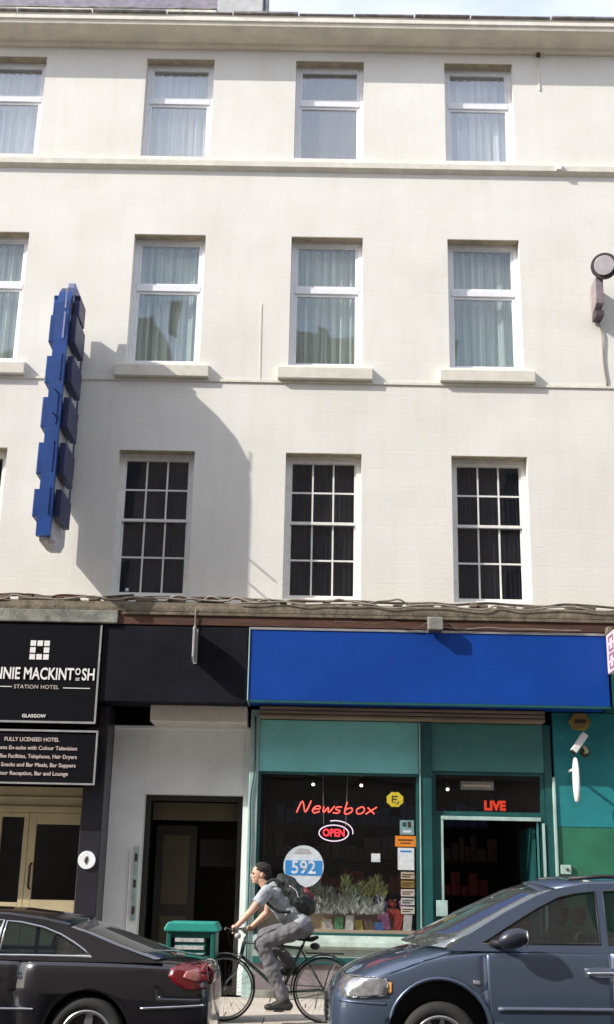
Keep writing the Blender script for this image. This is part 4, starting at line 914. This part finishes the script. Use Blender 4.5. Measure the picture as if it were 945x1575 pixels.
# door shut lines: real grooves cut with thin blades
def groove(bo, lines, dc_, w=.0045, dep=.03):
    cut = MB()
    for pts in lines:
        for p, q in zip(pts, pts[1:]):
            vx, vz = q[0]-p[0], q[1]-p[1]; l = math.hypot(vx, vz); nx, nz = -vz/l*w/2, vx/l*w/2; ex, ez = vx/l*.002, vz/l*.002
            poly = [(p[0]-ex+nx, p[1]-ez+nz), (p[0]-ex-nx, p[1]-ez-nz), (q[0]+ex-nx, q[1]+ez-nz), (q[0]+ex+nx, q[1]+ez+nz)]
            cut.prism(poly, 'd', dc_, dc_+.2)
    bmesh.ops.recalc_face_normals(cut.bm, faces=cut.bm.faces)
    co = cut.build('cutter', MT['blackplastic'], None, raw=True); co.location = (0, 0, 0)
    bb = bo.modifiers.new('b', 'BOOLEAN'); bb.object = co; bb.solver = 'EXACT'; bb.use_self = True
    bpy.context.view_layer.update(); apply_mods(bo); bpy.data.objects.remove(co)
groove(vb, [[(1.515, .95), (1.52, .6), (1.55, .3), (1.60, .10)], [(2.56, .98), (2.56, .12)]], 4.86+.965)
groove(vb, [[(X0+.53, .70), (X0+.8, .80), (X0+1.15, .905)]], 4.86+.82, .004)
h = thing_h = MB().tube(smoothline([(2.36, 5.855, .735), (2.38, 5.895, .737), (2.55, 5.895, .742), (2.57, 5.86, .742)], 4), .014, 8).build('door_handle', MT['chrome'], V, smooth=True)
decal(vb, [(2.33, .775), (2.45, .785), (2.60, .78), (2.61, .72), (2.5, .70), (2.35, .705)], MT['caredge'], 'handle_recess', V, .002, .006)
h = MB().tube(smoothline([(2.66, 5.85, .745), (2.68, 5.89, .747), (2.85, 5.89, .752), (2.87, 5.86, .752)], 4), .014, 8).build('door_handle', MT['chrome'], V, smooth=True)
# mirror
mb_ = MB(); mb_.ball((1.73, 5.98, 1.005), .1, (1.35, .75, .80), 20, Matrix.Rotation(R(-14), 3, 'Y')); mir = mb_.build('door_mirror', MT['mirrorblue'], V, smooth=True)
MB().tube([(1.56, 5.78, .95), (1.64, 5.88, .965), (1.70, 5.95, .98)], .035, 10, r1=.028).build('mirror_arm', MT['blackplastic'], mir, smooth=True)
mb_ = MB(); mb_.ball((1.835, 5.985, 1.01), .085, (.18, .75, .78), 16); mb_.build('mirror_glass', MT['chrome'], mir, smooth=True)
mb_ = MB(); mb_.ball((1.73, 3.74, 1.005), .1, (1.3, .75, .80), 16); mb_.build('door_mirror', MT['carblue'], V, smooth=True)
# dashboard, wheel, wipers, grille, rails
MB().box(1.20, 1.85, 4.1, 5.62, .88, .965).build('dashboard', MT['blackplastic'], V, bevel=.03)
b = MB(); b.loop([(1.98+.05*math.sin(a), 4.50+.18*math.cos(a), 1.06+.17*math.sin(a)) for a in [i/24*6.283 for i in range(24)]], .015); b.build('steering_wheel', MT['blackplastic'], V, smooth=True)
for yy in (5.2, 4.6): MB().tube([(.98, yy, .93), (1.16, yy-.25, 1.0), (1.3, yy-.55, 1.05)], .008, 5).build('wiper', MT['blackplastic'], V)
MB().tube([VP(2.1, .72, 1.675), VP(2.4, .73, 1.70), VP(4.3, .73, 1.685), VP(4.5, .72, 1.64)], .018, 8).build('roof_rail', MT['blackplastic'], V, smooth=True)
MB().tube([VP(2.1, -.72, 1.675), VP(2.4, -.73, 1.70), VP(4.3, -.73, 1.685), VP(4.5, -.72, 1.64)], .018, 8).build('roof_rail', MT['blackplastic'], V, smooth=True)
b = MB()
for k in range(4): b.box(.175, .21, 4.45, 5.27, .27+k*.05, .295+k*.05)
b.build('grille', MT['blackplastic'], V)
# hood crease, bright edge seen along the bonnet
# ---- coupe, tail to the right
cp_body = [(0.0, .58, .42, .58, .62), (.02, .72, .32, .72, .76), (.05, .79, .27, .84, .885), (.14, .835, .24, .895, .945), (.45, .862, .22, .915, .965), (.9, .872, .22, .925, .955), (2.0, .875, .20, .925, .95), (3.1, .87, .20, .915, .94), (3.7, .862, .20, .86, .93), (4.2, .83, .22, .75, .83), (4.5, .72, .28, .62, .68), (4.6, .55, .36, .52, .57)]
cside = [(.42, .915), (.62, .972), (.85, 1.055), (1.1, 1.145), (1.35, 1.215), (1.65, 1.262), (1.98, 1.285), (2.4, 1.275), (2.75, 1.215), (3.05, 1.11), (3.3, 1.0), (3.5, .915)]
ch = [([(1.03, .962), (1.10, 1.01), (1.20, 1.07), (1.32, 1.13), (1.48, 1.185), (1.68, 1.222), (1.80, 1.232), (1.83, .958)], 'chrome'), ([(1.865, .957), (1.83, 1.235), (2.0, 1.243), (2.3, 1.237), (2.6, 1.19), (2.85, 1.11), (3.08, 1.0), (3.14, .955)], 'chrome')]
Cc, CP, chw = make_car('coupe', 'black two door coupe with red tail light at the left', -.80, -1, 4.92, ZR, cp_body, (1.03, 3.74), cside, ch,
    dict(rows=[(3.46, .93), (3.2, 1.05), (2.98, 1.14), (2.72, 1.225)], bulge=(.30, .10), crown=(.02, .04)),
    dict(rows=[(.50, .945), (.66, .995), (.85, 1.055), (1.1, 1.145), (1.28, 1.20)], bulge=(-.20, -.08), crown=(.01, .04), ws=True),
    dict(rows=[(1.28, 1.20), (1.5, 1.243), (1.8, 1.277), (2.1, 1.287), (2.4, 1.277), (2.72, 1.225)], bulge=(-.08, .10), crown=(.045, .04)),
    .80, .42, .92, MT['carblack'], (.36, .34), .325, 5)
cb = [c for c in Cc.children if c.name.startswith('body')][0]
decal(cb, [(-1.15, .70), (-1.06, .73), (-.95, .74), (-.86, .73), (-.83, .66), (-.825, .58), (-.84, .545), (-.95, .53), (-1.05, .55), (-1.12, .59), (-1.165, .64)], MT['lampred'], 'tail_light', Cc, .004, .02)
decal(cb, [(-1.02, .68), (-.93, .70), (-.865, .67), (-.86, .61), (-.93, .60), (-1.04, .635)], MT['lamppink'], 'reversing_lens', Cc, .016, .012)
# lens that wraps on to the tail face
MB().prism([(-.86, .56), (-.795, .58), (-.79, .68), (-.845, .73)], 'd', 5.25, 5.60).build('tail_light', MT['lampred'], Cc, bevel=.02)
strip(cb, [(-1.38, .385), (-1.1, .40), (-.85, .415)], .011, MT['chrome'], 'bumper_strip', Cc, .002)
strip(cb, [(-4.2, .36), (-3.2, .36), (-2.28, .365)], .011, MT['chrome'], 'side_strip', Cc, .002)
groove(cb, [[(-2.42, .76), (-2.44, .5), (-2.40, .1)], [(-1.02, .80), (-.99, .76), (-.86, .765)]], 4.92+.76, .0045)
groove(cb, [[(-1.27, .56), (-1.24, .47), (-.86, .47)]], 4.92+.80, .004)
for xx_, yy in ((-3.82, 5.80), (-3.82, 4.02)): b = MB(); b.ball((xx_, yy, .86), .09, (1.0, .8, .6), 16); b.build('door_mirror', MT['carblack'], Cc, smooth=True)
MB().tube([(-2.62, 5.79, .64), (-2.64, 5.82, .642), (-2.80, 5.82, .645), (-2.82, 5.79, .645)], .013, 8).build('door_handle', MT['chrome'], Cc, smooth=True)

# ================================================================== LITTER BIN
Bn = thing('litter_bin', 'teal green street litter bin with bright lid standing behind the black coupe', 'litter bin', (-1.2, 2.9, 0))
bx0, bx1, bd0, bd1 = -1.49, -.97, 2.62, 3.12
for x in (bx0, bx1-.05):
    for d in (bd0, bd1-.05): MB().box(x, x+.05, d, d+.05, 0, .90).build('corner_post', MT['bin'], Bn, bevel=.01)
MB().prism([(bx0-.02, .90), (bx1+.02, .90), (bx1+.035, .925), (bx1-.01, .995), (bx0+.01, .995), (bx0-.035, .925)], 'd', bd0-.02, bd1+.02).build('lid', MT['binlid'], Bn, bevel=.012)
MB().box(bx0+.05, bx1-.05, bd0+.02, bd1-.06, .02, .86).build('liner', MT['dark'], Bn)
MB().box(bx0+.05, bx1-.05, bd1-.05, bd1-.02, .84, .90).build('top_rail', MT['bin'], Bn, bevel=.005)
MB().box(bx0+.05, bx1-.05, bd1-.05, bd1-.02, .02, .14).build('bottom_rail', MT['bin'], Bn, bevel=.005)
MB().box(bx0+.08, bx1-.10, bd1-.052, bd1-.035, .16, .83).build('door_panel', MT['bin'], Bn, bevel=.005)
for k in range(8): MB().box(bx0+.09, bx1-.12, bd1-.034, bd1-.020, .795-k*.075, .835-k*.075).build('slat', MT['binlabel'], Bn, bevel=.003)
MB().box(bx1-.05, bx1-.0, bd0+.05, bd1-.05, .03, .89).build('side_panel', MT['bin'], Bn); MB().box(bx0, bx0+.02, bd0+.05, bd1-.05, .03, .89).build('side_panel', MT['bin'], Bn)

# ================================================================== BICYCLE
BD = 2.9; FW, RW, AX, WR = -.87, .19, .335, .335
Bk = thing('bicycle', 'dark city bicycle with rear rack ridden left along the pavement', 'bicycle', (-.33, BD, 0))
for cx_ in (FW, RW):
    b = MB(); b.loop([(cx_+(WR-.016)*math.cos(a), BD, AX+(WR-.016)*math.sin(a)) for a in [i/56*6.28318 for i in range(56)]], .012, 8); w = b.build('wheel', MT['tyre'], Bk, smooth=True)
    b = MB(); b.loop([(cx_+(WR-.042)*math.cos(a), BD, AX+(WR-.042)*math.sin(a)) for a in [i/56*6.28318 for i in range(56)]], .010, 6); b.build('rim', MT['steel'], w, smooth=True)
    b = MB()
    for k in range(28):
        a = k/28*6.283; s_ = .03 if k % 2 else -.03; a2 = a+(.5 if k % 4 < 2 else -.5)
        b.tube([(cx_+.02*math.cos(a2), BD+s_, AX+.02*math.sin(a2)), (cx_+(WR-.045)*math.cos(a), BD, AX+(WR-.045)*math.sin(a))], .0017, 3, cap=False)
    b.build('spokes', MT['steel'], w)
    MB().tube([(cx_, BD-.05, AX), (cx_, BD+.05, AX)], .024, 12).build('hub', MT['steel'], w, smooth=True)
BB = (-.26, BD, .30); ST = (-.04, BD, .78); HT = (-.675, BD, .80); HB = (-.70, BD, .66)
b = MB(); b.tube([BB, (ST[0]-.0, BD, ST[2])], .017, 10); b.tube([HT, (ST[0]-.015, BD, .745)], .016, 10); b.tube([HB, BB], .019, 10); b.tube([HT, HB], .022, 10)
for s_ in (-.055, .055): b.tube([BB, (RW, BD+s_, AX)], .010, 8); b.tube([(ST[0]-.01, BD, .72), (RW, BD+s_, AX)], .009, 8)
b.build('frame', MT['bike'], Bk, smooth=True)
b = MB()
for s_ in (-.05, .05): b.tube(smoothline([(HB[0]-.005, BD+s_*.8, .66), (-.76, BD+s_, .50), (FW+.02, BD+s_, .40), (FW, BD+s_, AX)], 4), .012, 8, r1=.009)
b.tube([(HB[0], BD-.05, .665), (HB[0], BD+.05, .665)], .016, 8); b.tube([HT, (-.655, BD, .90)], .013, 8); b.build('fork', MT['steel'], Bk, smooth=True)
b = MB(); b.tube(smoothline([(-.60, BD-.28, .915), (-.68, BD-.22, .93), (-.70, BD-.06, .935), (-.70, BD+.06, .935), (-.78, BD+.22, .935), (-.78, BD+.28, .93)], 5), .012, 10); b.tube([(-.655, BD, .89), (-.705, BD, .935)], .017, 8); hb = b.build('handlebar', MT['steel'], Bk, smooth=True)
for pts in (((-.79, BD+.20, .935), (-.775, BD+.315, .925)), ((-.66, BD-.235, .925), (-.57, BD-.30, .91))): MB().tube(pts, .018, 10).build('grip', MT['blackplastic'], hb, smooth=True)
for pts in (((-.80, BD+.17, .93), (-.87, BD+.20, .95), (-.865, BD+.28, .93)), ((-.74, BD-.19, .93), (-.79, BD-.24, .94), (-.74, BD-.30, .92))): MB().tube(pts, .006, 6).build('brake_lever', MT['steel'], hb, smooth=True)
MB().tube(smoothline([(-.80, BD+.15, .93), (-.85, BD+.06, .86), (-.77, BD, .70), (-.72, BD, .68)], 5), .004, 5).build('brake_cable', MT['blackplastic'], Bk, smooth=True)
MB().ball((-.745, BD, .86), .035, (1, .9, .9)).build('front_lamp', MT['lens'], Bk, smooth=True)
b = MB(); b.prism([(-.10, 0), (-.13, .008), (-.12, .03), (.02, .035), (.12, .055), (.135, .03), (.06, -.01)], 'd', -.07, .07)
o = b.build('saddle', MT['blackplastic'], Bk, bevel=.02, raw=True); o.location = Vector((.0, -BD, .825))-WPOS[Bk.name]
for v in o.data.vertices:
    if v.co.x < -.03: v.co.y *= .45
MB().tube([(ST[0], BD, .77), (-.02, BD, .835)], .013, 8).build('seat_post', MT['steel'], Bk, smooth=True)
b = MB(); b.ball((.09, BD, .77), .045, (1.2, .8, .8)); b.build('saddle_bag', MT['blackplastic'], Bk, smooth=True)
b = MB()
for s_ in (-.06, 0, .06): b.tube([(.0, BD+s_, .70), (.40, BD+s_, .70)], .006, 6)
for x in (.0, .2, .40): b.tube([(x, BD-.06, .70), (x, BD+.06, .70)], .006, 6)
for s_ in (-.065, .065): b.tube([(.30, BD+s_, .70), (RW, BD+s_, AX)], .005, 6)
b.tube([(.0, BD, .70), (-.01, BD, .72)], .006, 6); b.build('rear_rack', MT['blackplastic'], Bk, smooth=True)
def guard(cx_, a0, a1, m, nm):
    b = MB(); gr = []
    for i in range(25):
        a = R(a0+(a1-a0)*i/24); gr.append([b.v(cx_+(WR+.022-.006*abs(k))*math.cos(a), BD+k*.011, AX+(WR+.022-.006*abs(k))*math.sin(a)) for k in (-2, -1, 0, 1, 2)])
    for i in range(24):
        for k in range(4): b.bm.faces.new((gr[i][k], gr[i][k+1], gr[i+1][k+1], gr[i+1][k]))
    o = b.build(nm, m, Bk, smooth=True); s = o.modifiers.new('s', 'SOLIDIFY'); s.thickness = .003
guard(FW, 40, 150, MT['steel'], 'mudguard'); guard(RW, 20, 190, MT['blackplastic'], 'mudguard')
MB().tube([(BB[0], BD+.05, BB[2]), (BB[0], BD+.055, BB[2])], .085, 28).build('chainring', MT['steel'], Bk)
PN = (-.285, BD+.11, .135); PF = (-.235, BD-.11, .465)
b = MB(); b.tube([(BB[0], BD+.08, BB[2]), (PN[0], BD+.08, PN[2])], .010, 8); b.tube([(BB[0], BD-.08, BB[2]), (PF[0], BD-.08, PF[2])], .010, 8); b.tube([(BB[0], BD-.08, BB[2]), (BB[0], BD+.08, BB[2])], .014, 8); b.build('crank', MT['steel'], Bk, smooth=True)
for p, s_ in ((PN, 1), (PF, -1)): MB().box(p[0]-.045, p[0]+.045, min(p[1]-.02*s_, p[1]+.07*s_), max(p[1]-.02*s_, p[1]+.07*s_), p[2]-.012, p[2]+.012).build('pedal', MT['blackplastic'], Bk, bevel=.004)
b = MB(); b.tube([(BB[0], BD+.05, BB[2]+.083), (RW, BD+.05, AX+.035)], .005, 5); b.tube([(BB[0], BD+.05, BB[2]-.083), (RW, BD+.05, AX-.035)], .005, 5); b.build('chain', MT['blackplastic'], Bk)
MB().tube([(.13, BD+.05, .33), (.10, BD+.12, .16)], .008, 6).build('kickstand', MT['blackplastic'], Bk)

# ================================================================== CYCLIST
def limb(b, p, q, r0, r1, n=14, ends=True):
    b.tube([p, q], r0, n, r1=r1)
    if ends: b.ball(p, r0*1.0, seg=n); b.ball(q, r1*1.0, seg=n)
def fused(b, name, m, par, vox, smooth=4, disp=0, dscale=.1):
    o = b.build(name, m, par, smooth=True)
    r = o.modifiers.new('r', 'REMESH'); r.mode = 'VOXEL'; r.voxel_size = vox; r.use_smooth_shade = True
    s = o.modifiers.new('s', 'SMOOTH'); s.factor = .5; s.iterations = smooth
    if disp:
        t = bpy.data.textures.new('folds', 'CLOUDS'); t.noise_scale = dscale; t.noise_depth = 1
        d = o.modifiers.new('d', 'DISPLACE'); d.texture = t; d.strength = disp; d.mid_level = .5
    return apply_mods(o)
Mn = thing('person', 'cyclist in grey t-shirt and grey trousers leaning forward over the handlebars', 'person', (-.3, BD, .1))
SH, SHf = (-.44, BD+.175, 1.325), (-.40, BD-.175, 1.345)
EL, WRn = (-.60, BD+.235, 1.115), (-.745, BD+.245, .965)
ELf, WRf = (-.44, BD-.25, 1.10), (-.60, BD-.25, .955)
HP, HPf = (-.10, BD+.09, .945), (-.10, BD-.09, .945)
KN, KNf = (-.480, BD+.13, .795), (-.455, BD-.12, .865)
AN, ANf = (-.225, BD+.125, .225), (-.165, BD-.125, .56)
TOE, TOEf = (-.36, BD+.13, .165), (-.30, BD-.13, .505)
HC = Vector((-.525, BD, 1.50))
b = MB()
# head: skull, face plane, jaw, brow, nose, lips, chin, ears
hr = Matrix.Rotation(R(10), 3, 'Y')
b.ball((-.512, BD, 1.525), .093, (1.05, .82, .98), 24, hr)
b.ball((-.548, BD, 1.480), .070, (.92, .82, 1.15), 20, hr)
b.ball((-.560, BD, 1.432), .040, (1.0, 1.0, .8), 16)
b.ball((-.528, BD, 1.445), .056, (1.1, .92, .8), 16)
b.tube([(-.600, BD, 1.518), (-.618, BD, 1.480)], .009, 8, r1=.014); b.ball((-.617, BD, 1.477), .0145, seg=10)
b.ball((-.601, BD, 1.522), .022, (.6, 2.3, .6), 12)
b.ball((-.610, BD, 1.452), .014, (.8, 1.6, .45), 10); b.ball((-.606, BD, 1.441), .014, (.8, 1.5, .45), 10)
b.ball((-.592, BD, 1.418), .020, (.9, 1.1, .8), 10)
for s_ in (1, -1):
    b.ball((-.500, BD+s_*.078, 1.492), .030, (.55, .28, 1.0), 12, hr); b.ball((-.585, BD+s_*.034, 1.478), .024, (.8, .8, .8), 10)
b.tube([(-.515, BD, 1.45), (-.455, BD, 1.385), (-.40, BD, 1.34)], .054, 16, r1=.066)
# trunk under the clothes, arms, legs
limb(b, (-.40, BD, 1.32), (-.24, BD, 1.16), .10, .115); limb(b, (-.24, BD, 1.16), (-.10, BD, .97), .105, .10); limb(b, SH, SHf, .055, .055)
for s, e, w_, hand in ((SH, EL, WRn, 1), (SHf, ELf, WRf, -1)):
    limb(b, s, e, .052, .040); limb(b, e, w_, .042, .026)
    m1 = tuple(e[i]*.72+w_[i]*.28 for i in range(3)); b.ball(m1, .041, (1, .95, 1))
for s, k, a_, t in ((HP, KN, AN, TOE), (HPf, KNf, ANf, TOEf)):
    limb(b, s, k, .085, .055); limb(b, k, a_, .054, .036); limb(b, a_, t, .032, .03)
# hands: palm and five separate fingers curled round the grip
def hand(b, w_, g0, g1, s_):
    w = Vector(w_); A = Vector(g0); Bq = Vector(g1); ax = (Bq-A).normalized(); fw = (A*.5+Bq*.5-w); fw = (fw-ax*fw.dot(ax)).normalized()
    up = Vector((0, 0, 1)); up = (up-ax*up.dot(ax)).normalized()
    for k in range(4):
        o_ = A+(Bq-A)*(.12+k*.25); r_ = (.0092, .0095, .0090, .0078)[k]; c = o_
        ang0 = 120; pts = []
        for i in range(7):
            a = R(ang0-i*(34+2*k)); pts.append(c+up*(.029*math.sin(a))-fw*(.029*math.cos(a)))
        kn = pts[0]; b.tube([tuple(w+(o_-w)*.35+up*.012), tuple(kn)], .011, 8, r1=r_)
        b.tube([tuple(p) for p in pts], r_, 8, r1=r_*.8); b.ball(tuple(pts[-1]), r_*.85, seg=8)
    mid = (A+Bq)*.5; b.ball(tuple(w+(mid-w)*.6+up*.018), .034, (1.05, 1.1, .55), 14)
    th = [w+(mid-w)*.35-ax*.018*s_, A+(Bq-A)*(.05)-fw*.022+up*.012, A+(Bq-A)*(-.12)+fw*.004-up*.012]
    b.tube([tuple(p) for p in th], .0125, 8, r1=.009); b.ball(tuple(th[-1]), .0095, seg=8)
hand(b, WRn, (-.79, BD+.205, .935), (-.777, BD+.30, .927), 1)
hand(b, WRf, (-.655, BD-.215, .925), (-.585, BD-.285, .912), 1)
fused(b, 'body', MT['skin'], Mn, .0042, 3)
for s_ in (1, -1): MB().ball((-.597, BD+s_*.036, 1.503), .0105, seg=12).build('eye', MT['hair'], Mn, smooth=True)
b = MB(); b.ball((-.498, BD, 1.552), .092, (1.04, .90, .86), 20, hr); b.ball((-.450, BD, 1.50), .062, (.9, 1.1, 1.25), 14)
for s_ in (1, -1): b.ball((-.505, BD+s_*.066, 1.53), .032, (1.0, .4, .9), 10)
fused(b, 'hair', MT['hair'], Mn, .005, 1, .022, .02)
# t-shirt
b = MB(); limb(b, (-.395, BD, 1.315), (-.25, BD, 1.17), .118, .132); limb(b, (-.25, BD, 1.17), (-.12, BD, 1.00), .125, .130)
b.ball((-.36, BD, 1.28), .13, (.9, 1.25, .9), 18); b.ball((-.09, BD, 1.01), .142, (.92, 1.1, .8), 18)
b.ball((-.20, BD, 1.10), .13, (1.1, 1.12, .95), 18)
for s, e in ((SH, EL), (SHf, ELf)):
    mid = tuple(s[i]*.38+e[i]*.62 for i in range(3)); limb(b, s, mid, .070, .066, ends=False); b.ball(s, .072)
b.tube([(-.41, BD, 1.33), (-.445, BD, 1.372)], .075, 16, r1=.062)
fused(b, 'tshirt', MT['tshirt'], Mn, .007, 3, .024, .08)
# trousers
b = MB()
limb(b, (-.08, BD+.02, .96), (-.09, BD-.02, .96), .118, .118); b.ball((-.05, BD, .95), .125, (1.0, 1.2, .9), 18)
for s, k, a_ in ((HP, KN, AN), (HPf, KNf, ANf)):
    limb(b, s, k, .104, .084); an = tuple(k[i]*.09+a_[i]*.91 for i in range(3)); limb(b, k, an, .082, .070)
    b.ball(tuple(k[i]*.55+a_[i]*.45 for i in range(3)), .088, (1, .95, 1.2))
fused(b, 'trousers', MT['jeans'], Mn, .007, 3, .034, .085)
for a_, t in ((AN, TOE), (ANf, TOEf)):
    MB().tube([(a_[0], a_[1], a_[2]+.055), (a_[0]-.01, a_[1], a_[2]-.0)], .040, 12).build('sock', MT['sock'], Mn, smooth=True)
    b = MB(); hl = (a_[0]+.045, a_[1], a_[2]-.045); b.ball(hl, .046, (1.1, .95, 1)); limb(b, hl, (t[0]-.0, t[1], t[2]), .046, .040); b.ball((t[0]-.02, t[1], t[2]), .042, (1.4, 1.1, .85)); b.ball((a_[0]+.005, a_[1], a_[2]-.005), .052, (1.15, .95, 1.1)); limb(b, (a_[0], a_[1], a_[2]-.005), (t[0]+.03, t[1], t[2]+.012), .048, .040)
    o = fused(b, 'shoe', MT['shoe'], Mn, .007, 3)
    MB().box(t[0]-.05, a_[0]+.075, t[1]-.034, t[1]+.034, t[2]-.045, t[2]-.030).build('sole', MT['offwhite'], o, bevel=.01)
# backpack rides on the back
Pk = thing('backpack', 'black backpack with dark red trim worn on the back of the cyclist', 'backpack', (-.15, BD, 1.25))
rot_ = Matrix.Rotation(R(43), 3, 'Y')
b = MB(); b.ball((-.185, BD, 1.350), .180, (1.18, .86, .58), 24, rot_); b.ball((-.09, BD, 1.25), .175, (1.1, .95, .72), 20, rot_); b.ball((-.03, BD, 1.20), .135, (1.0, 1.0, .8), 16, rot_); b.ball((-.08, BD, 1.30), .11, (1.1, 1.0, .75), 16, rot_)
fused(b, 'pack_body', MT['pack'], Pk, .009, 3, .04, .08)
b = MB(); b.ball((.0, BD+.02, 1.305), .08, (1.2, 1.2, .6), 16, rot_); fused(b, 'front_pocket', MT['packred'], Pk, .009, 2, .02, .05)
for s_ in (1, -1):
    b = MB(); b.tube(smoothline([(-.27, BD+s_*.13, 1.41), (-.38, BD+s_*.125, 1.445), (-.475, BD+s_*.13, 1.36), (-.455, BD+s_*.165, 1.24), (-.33, BD+s_*.19, 1.13), (-.18, BD+s_*.16, 1.12)], 5), .017, 8); b.build('strap', MT['pack'], Pk, smooth=True)
MB().tube(smoothline([(-.20, BD+.135, 1.39), (-.12, BD+.155, 1.33), (-.09, BD+.155, 1.22)], 4), .006, 6).build('piping', MT['binlabel'], Pk, smooth=True)
